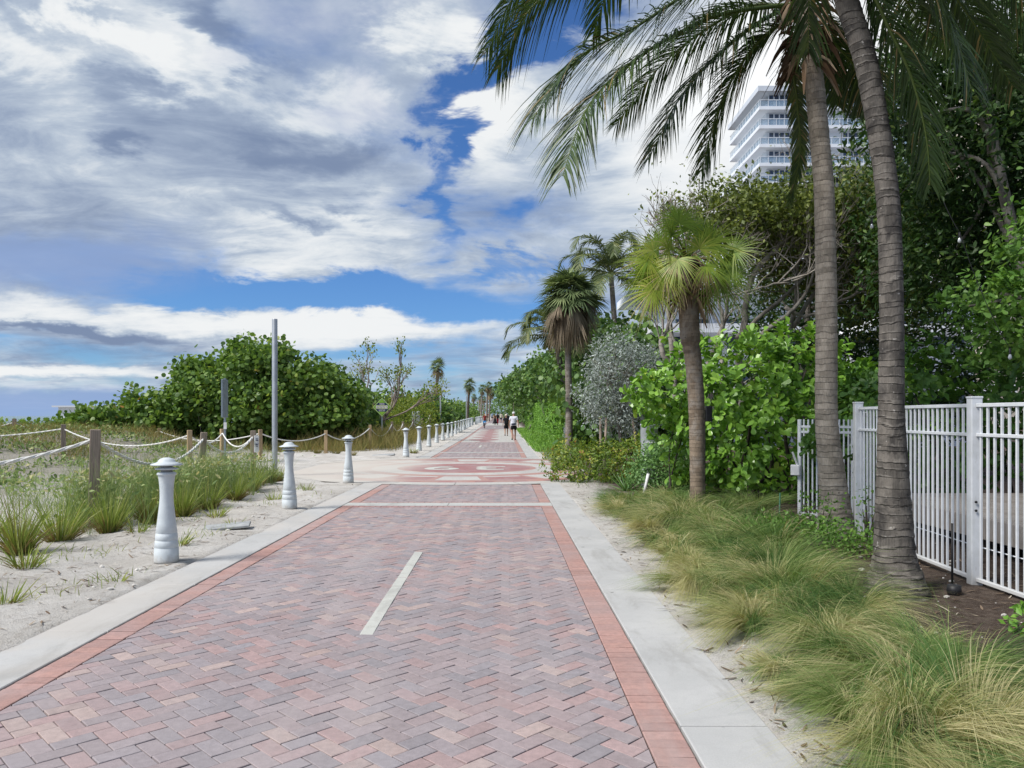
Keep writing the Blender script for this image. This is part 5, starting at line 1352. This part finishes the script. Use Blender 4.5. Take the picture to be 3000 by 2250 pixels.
# string lights
def bulbs():
    A = [wp(1500*1.3562+200,520,11.2), wp(2452,520,11.0), wp(2554,640,10.6), wp(2720,470,10.2), wp(2811,680,9.9), wp(2959,1020,9.5)]
    lab = ['clear bulb hanging right of the lighter coconut trunk','clear bulb hanging just left of the dark coconut trunk','clear bulb hanging high between dark trunk and the right trees','clear bulb hanging among the bright leaves on the right','clear bulb hanging low above the white fence']
    g = G()
    for a, b in zip(A[:-1], A[1:]):
        t = np.linspace(0,1,16)[:,None]; P = a*(1-t)+b*t; P[:,2] -= (.25*4*t*(1-t))[:,0]*np.linalg.norm(b-a)*.3; g.tube(P, .005, 4)
    tag(g.build('light_cable', M['black']), 'thin dark cable that carries the hanging bulbs', 'cable')
    for p, l in zip(A[1:], lab):
        r = root('string_bulb', p, l, 'light bulb', 'bulbs of the string light')
        g = G(); g.lathe([(0,.0),(.012,0),(.014,-.06),(.012,-.075)],p,10); g.build('socket', M['black'], r)
        g = G(); g.lathe([(.01,-.075),(.014,-.085),(.021,-.105),(.022,-.117),(.017,-.132),(.007,-.14),(0,-.141)],p,14); g.build('bulb', M['bulb'], r)
bulbs()

# ---- trees
def limb_tree():
    Y = 18.0
    r = root('limb_tree', (4.6,Y,0), 'spreading grey limbed tree with olive canopy behind the glossy shrub', 'tree')
    g = G(); tips = []
    L = [([(1500,850),(1478,815),(1440,780),(1428,740),(1445,700),(1462,650)],.085,0), ([(1478,815),(1476,770),(1490,720),(1478,670),(1470,620),(1440,540)],.085,.3),
         ([(1520,900),(1518,800),(1540,740),(1558,680),(1562,620),(1590,540)],.075,-.4), ([(1540,740),(1545,690),(1535,640),(1560,580)],.05,-.6),
         ([(1600,900),(1590,780),(1602,700),(1608,640),(1625,590),(1670,540),(1730,470),(1770,400)],.095,-.2), ([(1600,730),(1640,690),(1700,640),(1750,590),(1810,520)],.06,.3),
         ([(1590,760),(1650,710),(1690,680),(1720,640),(1740,590),(1790,480)],.06,-.6), ([(1680,670),(1720,690),(1770,670),(1830,640),(1900,600)],.05,-.5),
         ([(1720,850),(1725,720),(1740,640),(1745,560),(1780,470)],.07,.6), ([(1740,700),(1790,620),(1850,560),(1930,500)],.06,.8),
         ([(1530,655),(1590,645),(1650,625),(1720,605)],.03,-1.0), ([(1490,800),(1440,760),(1425,715),(1440,685),(1480,665)],.03,-1.2)]
    for pts, rad, dy in L:
        P = spline([p+np.array([0,dy,0]) for p in px3(pts, Y)], 24)
        P[:,:] += rng.normal(0,.012,P.shape); g.tube(P, np.linspace(rad,rad*.4,24), 9, caps=True)
        for q in range(6):
            i = rng.integers(9,24); d = unit(P[i]-P[i-3])+rng.normal(0,.5,3); limbs(g, P[i], d+np.array([.1,0,.3]), rng.uniform(.6,1.1), .024, 3, spread=.55, tips=tips, n=3)
    g.build('trunk', M['limb'], r)
    g = G()
    foliage(g, [(6.2,18,6.3,1.9,1.8,.7),(7.8,18.4,6.5,2.0,1.8,.8),(8.8,17.8,6.4,1.6,1.8,1.0),(5.2,18.2,6.1,1.0,1.2,.6),(7.2,19.5,5.6,2.2,1.3,1.1),(9.4,19,5.0,1.8,1.5,1.4),(6.6,17.6,6.3,1.5,1.2,.6),(5.3,18.3,6.75,.8,.9,.5),(8.2,19.3,6.2,2.0,1.2,1.2)], 34000, .115, SMALL, 9, .15, lump=.3, freq=6, thick=.4, inner=.4)
    k = rng.integers(0,len(tips),2600); P = np.array([tips[i][0] for i in k])+rng.normal(0,.13,(2600,3)); sel = P[:,2] > 4.6; P = P[sel]
    g.leaves(P, unit(rng.normal(size=P.shape)), unit(rng.normal(0,.6,P.shape)+np.array([0,0,1])), rng.uniform(.05,.11,len(P)), SMALL)
    g.build('crown', M['olive'], r)
limb_tree()
b = wp(1440*1.3562, 620*1.3562, 19.5)
st = []
for (x0,y0,x1,y1) in ((1470,640,1400,500),(1480,640,1440,450),(1490,620,1475,420),(1460,640,1390,590),(1500,600,1510,430),(1475,560,1420,430)):
    p, q = wp(x0*1.3562,y0*1.3562,19.5), wp(x1*1.3562,y1*1.3562,19.5); st.append((p, q-p, np.linalg.norm(q-p)*.44, .055))
bs = np.array([b[0]+.3,19.5,0.])
twig_tree('bare_tree', 'bare pinkish twigged tree against the clouds, left of the olive canopy', bs, st, 700, .1, 'yellowgreen', 'twig', 4, n=4, spread=.55, ratio=.66, leafspread=.1, minr=.004)
g = G(); g.tube(spline([bs,[bs[0]-.1,19.5,b[2]*.5],b],12), np.linspace(.09,.06,12), 8); g.build('bole', M['limb'], [o for o in COL.objects if o.name.startswith('bare_tree')][0])

def big_tree(label, base, trunk, blobs, n, size, mat, leaf=LANCE, per=8, spread=.2, tips_n=7, tr=.14, **kw):
    r = root('broad_tree', (base[0],base[1],0), label, 'tree'); g = G()
    P = spline(trunk, 20); g.tube(P, np.linspace(tr,tr*.5,20), 10)
    for q in range(tips_n):
        bb = np.asarray(blobs[q % len(blobs)]); i = rng.integers(8,20); m = (P[i]+bb[:3])/2+rng.normal(0,.2,3); g.tube(spline([P[i],m,bb[:3]+rng.normal(0,.3,3)*bb[3:]],10), np.linspace(tr*.45,.015,10), 6)
    g.build('trunk', M['limb'], r)
    g = G(); foliage(g, blobs, n, size, leaf, per, spread, **kw); g.build('crown', M[mat], r)
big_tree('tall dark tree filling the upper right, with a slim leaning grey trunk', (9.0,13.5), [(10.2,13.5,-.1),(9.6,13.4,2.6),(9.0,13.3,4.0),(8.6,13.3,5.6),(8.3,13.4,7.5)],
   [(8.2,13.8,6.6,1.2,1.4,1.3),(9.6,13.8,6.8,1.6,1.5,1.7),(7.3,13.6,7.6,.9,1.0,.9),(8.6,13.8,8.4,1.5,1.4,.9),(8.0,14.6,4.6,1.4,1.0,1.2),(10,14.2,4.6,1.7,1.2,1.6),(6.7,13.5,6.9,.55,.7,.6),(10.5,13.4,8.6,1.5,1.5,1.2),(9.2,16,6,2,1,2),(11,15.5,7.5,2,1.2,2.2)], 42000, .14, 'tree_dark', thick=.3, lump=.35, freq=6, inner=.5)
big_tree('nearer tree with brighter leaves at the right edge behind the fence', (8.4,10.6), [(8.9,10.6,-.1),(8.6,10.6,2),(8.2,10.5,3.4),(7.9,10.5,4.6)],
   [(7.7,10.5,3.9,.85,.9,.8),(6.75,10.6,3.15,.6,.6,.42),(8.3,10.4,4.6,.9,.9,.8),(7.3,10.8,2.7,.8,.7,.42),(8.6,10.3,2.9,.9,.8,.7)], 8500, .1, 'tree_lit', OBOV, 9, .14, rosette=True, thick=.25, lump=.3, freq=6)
big_tree('dark background tree closing the gap behind the two coconut trunks', (8.2,21.5), [(8.2,21.5,-.1),(8.3,21.5,2.5),(8.5,21.5,5)],
   [(8.6,21.5,4.4,2.3,1.6,1.9),(11.5,21,4.6,2.5,2,2.6),(10,22,7.2,2.6,1.8,1.6),(10.5,21,2.2,3.0,1.5,1.6),(13.5,20,5,2.5,2.5,3.5),(9.5,22.5,2.2,3.5,1.5,1.8)], 26000, .18, 'tree_dark', thick=.25, lump=.3)
big_tree('added dark tree out of view right of the deck, blocking light behind the fence', (11,10), [(11,9.5,-.1),(11,9.5,3),(10.8,9.6,5.5)],
   [(10.4,10.2,6,1.6,1.5,1.8),(10.6,8.4,4.2,1.3,1.8,1.8),(10.6,9.5,2.2,1.3,2.4,1.6),(10.5,7,2.2,1.4,1.8,1.8),(11,6.5,5,1.6,1.8,2)], 20000, .14, 'tree_dark', thick=.25, lump=.3)  # unseen tree, added to block light and keep the fence backdrop dark
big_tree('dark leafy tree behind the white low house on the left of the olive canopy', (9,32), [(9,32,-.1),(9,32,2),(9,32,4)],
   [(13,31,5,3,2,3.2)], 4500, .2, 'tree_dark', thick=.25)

# ---- buildings
def tower():
    X0, Y0, X1, Y1b, FH = 39.6, 120.0, 66.0, 136.0, 2.95
    r = root('apartment_tower', (X0,Y0,0), 'white balconied apartment tower seen above the tree canopy', 'building')
    top = 53.0
    g = G(); g.box(((X0+X1)/2+.8,(Y0+Y1b)/2+.75,top/2-1), (X1-X0-1.6,Y1b-Y0-1.5,top-2)); g.build('wall', M['bld'], r)
    nfl = 17
    for k in range(nfl):
        z = top-FH*k
        if z < 1: break
        g = G(); ext = .5 if k == 0 else 0
        g.box(((X0+X1)/2,(Y0+Y1b)/2,z-.28+.002*k), (X1-X0+ext,Y1b-Y0+ext,.52 if k else .8)); g.build('roof_slab' if k == 0 else 'balcony_slab', [M['soffit'] if k == 0 else M['bld']], r)
        if k == 0: continue
        if k <= 8:
            g = G(); g.box(((X0+X1)/2,Y0+.12,z+.45), (X1-X0-.3,.05,.9)); g.box((X0+.12,(Y0+Y1b)/2,z+.45), (.05,Y1b-Y0-.3,.9)); b_ = g.build('balustrade', M['rail_glass'], r)
            g = G()
            for q in range(22): g.box((X0+.2+q*1.24,Y0+.06,z+.48), (.06,.05,1.0))
            for q in range(12): g.box((X0+.06,Y0+.4+q*1.35,z+.48), (.05,.06,1.0))
            g.box(((X0+X1)/2,Y0+.06,z+1.0), (X1-X0-.2,.08,.07)); g.box((X0+.06,(Y0+Y1b)/2,z+1.0), (.08,Y1b-Y0-.2,.07)); g.build('hand_rail', M['mullion'], r)
        if 1 <= k <= 6:
            for q in range(6):
                x = X0+3.6+q*3.9
                if q == 2: continue
                g = G(); g.box((x,Y0+1.42,z+1.15), (3.4,.1,2.1)); w_ = g.build('window', M['window'], r)
                g = G()
                for m in range(5): g.box((x-1.7+m*.85,Y0+1.33,z+1.15), (.16,.1,2.14))
                g.box((x,Y0+1.30,z+1.42), (3.5,.08,.16)); g.box((x,Y0+1.33,z+.1), (3.5,.1,.1)); fr = g.build('frame', M['mullion'], r)
                fr.parent = w_; fr.matrix_parent_inverse = Matrix.Identity(4)
                g = G(); g.box((x,Y0+1.33,z+.72), (3.3,.03,1.2)); pn = g.build('pane', M['glass_bl'], r); pn.parent = w_
    # side bay
    g = G(); g.box((X0-1.2,Y1b-3,top/2-6), (2.4,5,top-12)); g.build('side_bay', M['bld'], r)
    r = root('beige_tower', (56,90,0), 'beige tower wall glimpsed through leaves at the far right', 'building')
    g = G(); g.box((62,96,20), (12,12,40)); g.build('wall', M['beige'], r)
    g = G(); g.box((62,96,40.3), (12.4,12.4,.6)); g.build('roof', M['beige'], r)
    for k in range(3): g = G(); g.box((58.5+3*k,89.95,36), (1.4,.1,1.8)); g.build('window', M['window'], r)
tower()
def house():
    r = root('white_house', (9,40,0), 'low white house glimpsed between the grey limbs', 'building')
    for k, z in enumerate((3.0,6.0,8.4)):
        g = G(); g.box((16.5,43,z), (18+.6*k,9.4,.45)); g.build('floor_slab', M['bld'], r)
    g = G(); g.box((16.5,44,4.1), (16.5,7,8.2)); g.build('wall', M['bld'], r)
    for f in range(2):
        for q in range(6):
            g = G(); g.box((9.8+2.7*q,40.45,1.5+3.05*f+1.4), (1.7,.08,1.5)); g.build('window', M['window'], r)
    a = wp(2545,940,24); x0 = a[0]
    r = root('beach_cabana', (x0+.6,24.6,0), 'small white roofed cabana edge seen left of the dark palm trunk', 'cabana')
    g = G(); g.box((x0+1.0,25,1.9), (1.9,1.6,3.8)); g.build('wall', M['bld'], r)
    g = G(); g.box((x0+.75,24.9,a[2]+.02), (2.2,2.2,.1), M=Euler((R(6),R(-22),0)).to_matrix()); g.build('roof', M['plate'], r)
    g = G(); g.box((x0+.5,24.17,3.2), (.7,.05,.9)); g.build('window', M['glass_bl'], r)
house()

# ---- ornamental grass of the right bed: one waving mass
def muhly():
    g = G()
    C = []
    yv = 3.0
    while yv < 14.2:
        xl = np.interp(yv, [3.5,4,5.3,7.35,8.8,10.2,13.2,15], [1.82,1.84,1.88,1.94,2.02,2.02,1.95,1.9])-.1
        xr = np.interp(yv, [3.5,4.4,5.3,6.15,7.56,9,10.2,12,15], [2.75,2.72,2.66,2.62,2.7,2.95,3.2,3.1,2.6])
        nx = max(2, int(round((xr-xl)/.46))+1)
        for i in range(nx):
            if rng.random() < .07: continue
            u = i/(nx-1); C.append((xl+.06+(xr-xl-.06)*u+rng.normal(0,.09), yv+rng.normal(0,.12), u))
        yv += .46
    for (X, Y, u) in C:
        n = 1700 if Y < 8 else 900
        z = float(ground_z(X, Y)); big = rng.uniform(.72,1.2)*(.66+.34*min(1,u*2.2))
        a = rng.random(n)*6.28; rr = .09*big*np.sqrt(rng.random(n)); o = np.column_stack((np.cos(a),np.sin(a),np.zeros(n)))
        base = np.column_stack((X+rr*np.cos(a), Y+rr*np.sin(a), np.full(n,z-.03)))
        wa = rng.random()*6.28; ws = rng.uniform(.05,.3); wind = np.array([math.cos(wa)*ws-.05*(1-u), math.sin(wa)*ws-.12, 0])
        nl = 16; lock = rng.normal(0,.2,(nl,3)); lock[:,2] *= .4; li = (a/6.2832*nl+rng.normal(0,.5,n)).astype(int) % nl
        D = unit(o*rng.uniform(.08,.62,(n,1))+np.array([0,0,1.05])+wind*.35+lock[li]*.7)
        B = o*rng.uniform(.12,.36,(n,1))+wind*.8+lock[li]*.6+np.array([0,0,-1])*(rng.uniform(.5,.85,nl)[li]+rng.uniform(-.1,.25,n))[:,None]
        L = .86*big*rng.uniform(.6,1.1,n)*rng.uniform(.85,1.12,nl)[li]
        dry = min(.85, max(.05, (.72-.52*u)*rng.uniform(.25,1.6)))
        tl = np.where(rng.random(nl) < dry, rng.uniform(.6,.95,nl), rng.uniform(.02,.42,nl))
        v = np.clip(tl[li]+rng.normal(0,.08,n), 0, 1)
        g.ribbons(base, D, B, L, rng.uniform(.0022,.0042,n)*(1 if Y < 8 else 1.7), (.9,1,.95,.9,.75,.5,.1), np.column_stack((v,v,v)))
    tag(g.build('muhly_grass', M['muhly']), 'mass of fine waving ornamental grass along the right bed', 'grass', None, 'stuff')
    g = G(); n = 500
    for (px, py) in ((1600,1120),(1640,1115)):
        p = gp(px*1.3562, py*1.3562); a = rng.random(n)*6.28; o = np.column_stack((np.cos(a),np.sin(a),np.zeros(n)))
        v = .1+.5*rng.random(n); g.ribbons(np.column_stack((p[0]+.1*o[:,0],p[1]+.1*o[:,1],np.zeros(n))), unit(o*.5+np.array([0,0,1.])), o*.3-np.array([0,0,.5]), rng.uniform(.6,1.0,n), .006, (1,1,.8,.5,.1), np.column_stack((v,v,v)))
    r = root('tall_grass', tuple(gp(1620*1.3562,1117*1.3562)), 'taller dark grass clump right of the yellow green fan palm foot', 'grass'); g.build('blades', M['muhly'], r)
    p = gp(1352*1.3562, 1062*1.3562); r = root('yucca', tuple(p), 'small spiky plant in front of the soft light green shrub', 'plant'); g = G(); n = 40
    a = rng.random(n)*6.28; el = rng.uniform(.2,1.4,n); D = np.column_stack((np.cos(el)*np.cos(a),np.cos(el)*np.sin(a),np.sin(el)))
    g.ribbons(np.tile(p,(n,1)), D, np.zeros((n,3)), rng.uniform(.4,.65,n), .03, (.8,1,.6,.05)); g.build('leaves', M['lightshrub'], r)
muhly()
scatter_blades('kerb_grass', 'muhly', 3500, (1.5,3.4), (17,33), .55, .006, lambda x,y: sm(1.6,2.0,x+.02*y)*np.where(y>22,1,.2), .9, zf=lambda x,y: np.zeros_like(x), label='soft grey green grass between coco plum bush and silver tree', cat='grass', tone=(.05,.45))
# ------------------------------------------------------------------ people
SKIN = plain('skin', (.42,.24,.165), .55, .3, 0, .05)
CL = {k: plain('cloth_'+k, c, .85, .15, 0, .1, 12) for k, c in dict(white=(.68,.7,.78), black=(.015,.015,.018), red=(.45,.03,.05), rust=(.2,.035,.03), beige=(.5,.48,.38), blue=(.25,.32,.45), navy=(.02,.025,.05), cap=(.62,.63,.66), cream=(.62,.56,.46), brown=(.14,.08,.05), blond=(.4,.24,.12)).items()}
def skinned(name, verts, edges, radii, mat, parent, sub=1, rootv=0):
    me = bpy.data.meshes.new(name); me.from_pydata([tuple(v) for v in verts], edges, [])
    o = bpy.data.objects.new(name, me); COL.objects.link(o)
    md = o.modifiers.new('s', 'SKIN'); md.use_smooth_shade = True
    if not me.skin_vertices: bpy.context.view_layer.update()
    sv = me.skin_vertices[0].data
    for i, r_ in enumerate(radii):
        sv[i].radius = r_ if isinstance(r_, tuple) else (r_, r_); sv[i].use_root = (i == rootv)
    o.modifiers.new('u', 'SUBSURF').levels = sub; o.modifiers['u'].render_levels = sub
    dg = bpy.context.evaluated_depsgraph_get(); m2 = bpy.data.meshes.new_from_object(o.evaluated_get(dg))
    bpy.data.objects.remove(o); m2.name = name
    o = bpy.data.objects.new(name, m2); COL.objects.link(o); o.parent = parent
    m2.materials.clear(); m2.materials.append(mat)
    for p in m2.polygons: p.use_smooth = True
    return o
def person(label, x, y, h, top, legs, head, stride=.18, face=0, bulk=1.0, legcover=.5, sleeve=.45, hair=None, pose='walk', shoes='black', dress=False, arms=(.12,-.12), cap=None, z=None, group='walkers on the path'):
    r = root('person', (x, y, float(rise(y))+.004 if z is None else z), label, 'person', group, face)
    k = h/1.75; V = {}; 
    V['pel']=(0,0,.95); V['wst']=(0,-.01,1.1); V['chs']=(0,.0,1.3); V['nck']=(0,0,1.47); V['nk2']=(0,.01,1.53); V['hd1']=(0,.02,1.6); V['hd2']=(0,.015,1.69); V['nose']=(0,.115,1.62)
    for s, c in ((-1,'l'),(1,'r')):
        sw = arms[0 if s < 0 else 1]
        V['sh'+c]=(.17*s*bulk,0,1.415); V['el'+c]=(.25*s*bulk,-.03+sw*.5,1.14); V['wr'+c]=(.265*s*bulk,.03+sw,.91); V['hn'+c]=(.265*s*bulk,.045+sw*1.1,.845)
        for q in range(4): V[f'f{q}{c}']=((.262)*s*bulk,.015+.02*q+sw*1.15,.79-.008*(q in (1,2))); V[f'g{q}{c}']=((.25)*s*bulk,.02+.02*q+sw*1.18,.755-.008*(q in (1,2)))
        V['th'+c]=(.25*s*bulk,.1+sw*1.1,.83)
        st = stride*s
        V['hp'+c]=(.095*s,0,.9); V['kn'+c]=(.1*s,st*.5+.03,.5); V['an'+c]=(.095*s,st-(.05 if st<0 else 0),.09+(.05 if st<0 else 0)); V['to'+c]=(.1*s,st+.15,.03)
    if pose == 'ride':
        for s, c in ((-1,'l'),(1,'r')):
            V['kn'+c]=(.12*s,.32,.72+.1*s); V['an'+c]=(.12*s,.18,.32+.16*s); V['to'+c]=(.12*s,.33,.27+.16*s); V['el'+c]=(.28*s,.18,1.2); V['wr'+c]=(.27*s,.42,1.08); V['hn'+c]=(.26*s,.48,1.07)
            for q in range(4): V[f'f{q}{c}']=((.2+.02*q)*s,.53,1.07); V[f'g{q}{c}']=((.2+.02*q)*s,.53,1.03)
            V['th'+c]=(.2*s,.47,1.04)
    E = [('pel','wst'),('wst','chs'),('chs','nck'),('nck','nk2'),('nk2','hd1'),('hd1','hd2'),('hd1','nose')]
    Rr = dict(pel=(.15,.11),wst=(.13*bulk,.1),chs=(.155*bulk,.105),nck=(.07,.065),nk2=(.06,.06),hd1=(.078,.09),hd2=(.07,.085),nose=.014)
    for c in 'lr':
        E += [('chs','sh'+c),('sh'+c,'el'+c),('el'+c,'wr'+c),('wr'+c,'hn'+c),('hn'+c,'th'+c),('pel','hp'+c),('hp'+c,'kn'+c),('kn'+c,'an'+c),('an'+c,'to'+c)]
        Rr.update({'sh'+c:.06,'el'+c:.043,'wr'+c:.03,'hn'+c:(.022,.042),'th'+c:.011,'hp'+c:.095,'kn'+c:.06,'an'+c:.04,'to'+c:(.045,.03)})
        for q in range(4): E += [('hn'+c,f'f{q}{c}'),(f'f{q}{c}',f'g{q}{c}')]; Rr[f'f{q}{c}']=.01; Rr[f'g{q}{c}']=.008
    def part(name, keys, edges, rad, mat, over=None, sub=1):
        idx = {q:i for i,q in enumerate(keys)}; vv = [Vector((over or {}).get(q, V.get(q)))*k for q in keys]
        return skinned(name, vv, [(idx[a],idx[b]) for a,b in edges], [tuple(q*k for q in rad[w]) if isinstance(rad[w],tuple) else rad[w]*k for w in keys], mat, r, sub)
    part('body', list(V), E, Rr, SKIN)
    lerp = lambda a, b, t: tuple(p+(q-p)*t for p, q in zip(V[a], V[b]))
    ov = {'sl':lerp('shl','ell',sleeve*1.6 if sleeve<.6 else .99),'sr':lerp('shr','elr',sleeve*1.6 if sleeve<.6 else .99),'hem':(0,0,.9),'yk':(0,-.015,1.42)}
    part('shirt', ['wst','hem','chs','yk','nck','shl','shr','sl','sr'], [('wst','hem'),('wst','chs'),('chs','yk'),('yk','nck'),('yk','shl'),('yk','shr'),('shl','sl'),('shr','sr')],
         dict(wst=(.18*bulk,.145),hem=(.185*bulk,.15),chs=(.2*bulk,.15),yk=(.15*bulk,.12),nck=(.085,.085),shl=.09,shr=.09,sl=.078,sr=.078), CL[top], ov)
    if dress:
        g = G(); g.lathe([(.15,1.02),(.2,.8),(.3,.4),(.42,.2),(.4,.19),(.1,.5)],(0,0,0),22); o = g.build('skirt', CL[legs], r, world=False); o.scale = (k,k,k)
    else:
        ov = {'kl':lerp('hpl','knl',legcover*1.7) if legcover < .6 else lerp('knl','anl',.85),'kr':lerp('hpr','knr',legcover*1.7) if legcover < .6 else lerp('knr','anr',.85)}
        ks = ['pel','top','hpl','hpr']+(['knl','knr'] if legcover >= .6 else [])+['kl','kr']; ov['top'] = (0,0,1.04)
        ed = [('pel','top'),('pel','hpl'),('pel','hpr')]+([('hpl','knl'),('hpr','knr'),('knl','kl'),('knr','kr')] if legcover >= .6 else [('hpl','kl'),('hpr','kr')])
        part('shorts' if legcover < .6 else 'trousers', ks, ed, dict(pel=(.19,.155),top=(.16,.13),hpl=.125,hpr=.125,knl=.075,knr=.075,kl=.1 if legcover<.6 else .06,kr=.1 if legcover<.6 else .06), CL[legs], ov)
    for c in 'lr':
        part('shoe', ['an'+c,'to'+c], [('an'+c,'to'+c)], {'an'+c:(.052,.045),'to'+c:(.05,.035)}, CL[shoes], {'an'+c:(V['an'+c][0],V['an'+c][1],V['an'+c][2]-.045),'to'+c:V['to'+c]})
    if cap:
        g = G(); g.lathe([(.098,1.655),(.1,1.69),(.088,1.74),(.05,1.775),(0,1.785)],(0,.012,0),20); g.box((0,.13,1.66),(.15,.12,.014),bev=.005); o = g.build('cap', CL[cap], r, world=False); o.scale=(k,k,k)
    if hair:
        ov = {'a':(0,-.005,1.69),'b':(0,-.05,1.6),'c':(0,-.075,1.46)}
        part('hair', ['a','b','c'], [('a','b'),('b','c')], dict(a=(.09,.1),b=(.085,.07),c=(.06,.03)), CL[hair], ov)
    return r, k
r, k = person('man in white shirt, black shorts and pale cap walking on the brick border', .52, 51, 1.86, 'white', 'black', None, .16, 0, 1.08, .42, .42, cap='cap')
g = G(); g.box((0,-.15,1.0),(.26,.07,.1),bev=.02); g.lathe([(.172,.985),(.176,1.0),(.172,1.02)],(0,-.0,0),20); o = g.build('waist_pack', CL['navy'], r, world=False); o.scale=(k,k,k)
r, k = person('walker in black clothes with a cream cap and black backpack', .03, 61.5, 1.72, 'black', 'black', None, .1, 0, 1.0, .5, .42, cap='cream')
g = G(); g.box((0,-.17,1.22),(.28,.13,.42),bev=.04); o = g.build('backpack', CL['black'], r, world=False); o.scale=(k,k,k)
def P_(px, Y): return (px-CX)*Y/FPX
person('distant walker in black partly hidden by the cream capped walker', P_(1486,88), 88, 1.75, 'black', 'black', None, .1, 0, 1, .9, .9, hair='brown')
person('walker in pale beige shirt and dark shorts', P_(1468,132), 132, 1.78, 'beige', 'navy', None, .12, 0, 1.1, .45, .42, hair='brown')
person('woman in a long wide black dress, arm held out', P_(1450,114), 114, 1.66, 'brown', 'black', None, .1, 0, .9, .5, .3, hair='brown', dress=True)
person('walker in black top and bright red trousers beside the black dress', P_(1458,114), 114.3, 1.72, 'black', 'red', None, .22, .3, .95, .8, .42, hair='brown')
person('distant walker in grey blue shirt and navy shorts', P_(1441.5,160), 160, 1.75, 'blue', 'navy', None, .1, 0, 1, .5, .42, hair='brown')
person('farthest small walker in rust top near the bollards', P_(1431,180), 180, 1.7, 'rust', 'brown', None, .1, 0, 1, .5, .3, hair='brown')
# cyclist
cx_, cy_ = P_(1420,90), 90.0; cz_ = float(rise(cy_))+.01
person('cyclist with blond hair and dark red top riding away', cx_, cy_, 1.72, 'rust', 'navy', None, 0, 0, .95, .8, .3, hair='blond', pose='ride', z=cz_+.02, group=None)
r = root('bicycle', (cx_, cy_, cz_), 'dark bicycle with a blue rear basket, ridden by the cyclist', 'bicycle')
for yy in (-.38,.66):
    g = G(); A = np.linspace(0,2*PI,37); g.tube(np.column_stack((np.zeros(37), yy+.32*np.cos(A), .33+.32*np.sin(A))), .024, 8, caps=False); w = g.build('wheel', CL['black'], r, world=False)
    g = G(); g.tube(np.column_stack((np.zeros(37), yy+.295*np.cos(A), .33+.295*np.sin(A))), .012, 6, caps=False)
    for q in range(10): a = q*PI/5; g.tube([(0,yy,.33),(0,yy+.29*math.cos(a),.33+.29*math.sin(a))], .003, 3)
    o = g.build('rim', M['galv'], r, world=False); o.parent = w
g = G()
for a, b in (((0,-.38,.33),(0,0,.3)),((0,-.38,.33),(0,-.1,.8)),((0,0,.3),(0,-.12,.86)),((0,0,.3),(0,.5,.78)),((0,-.08,.7),(0,.48,.85)),((0,.66,.33),(0,.46,1.02))): g.tube([a,b], .02, 8)
g.build('frame', CL['navy'], r, world=False)
g = G(); g.tube(spline([(-.29,.4,1.04),(-.15,.48,1.06),(0,.46,1.03),(.15,.48,1.06),(.29,.4,1.04)],12), .014, 8); g.build('handlebar', CL['black'], r, world=False)
g = G(); g.box((0,-.14,.89),(.17,.26,.07),bev=.03); g.build('saddle', CL['black'], r, world=False)
g = G(); g.box((0,-.5,.74),(.36,.18,.26),bev=.02); g.build('basket', plain('basket_blue',(.05,.25,.55),.5), r, world=False)
g = G(); g.box((.05,-.598,.66),(.11,.012,.12),bev=.004); g.build('plate', CL['white'], r, world=False)
for s in (-1,1): g = G(); g.box((.09*s,.02,.3+.16*s),(.1,.08,.02)); g.build('pedal', CL['black'], r, world=False)
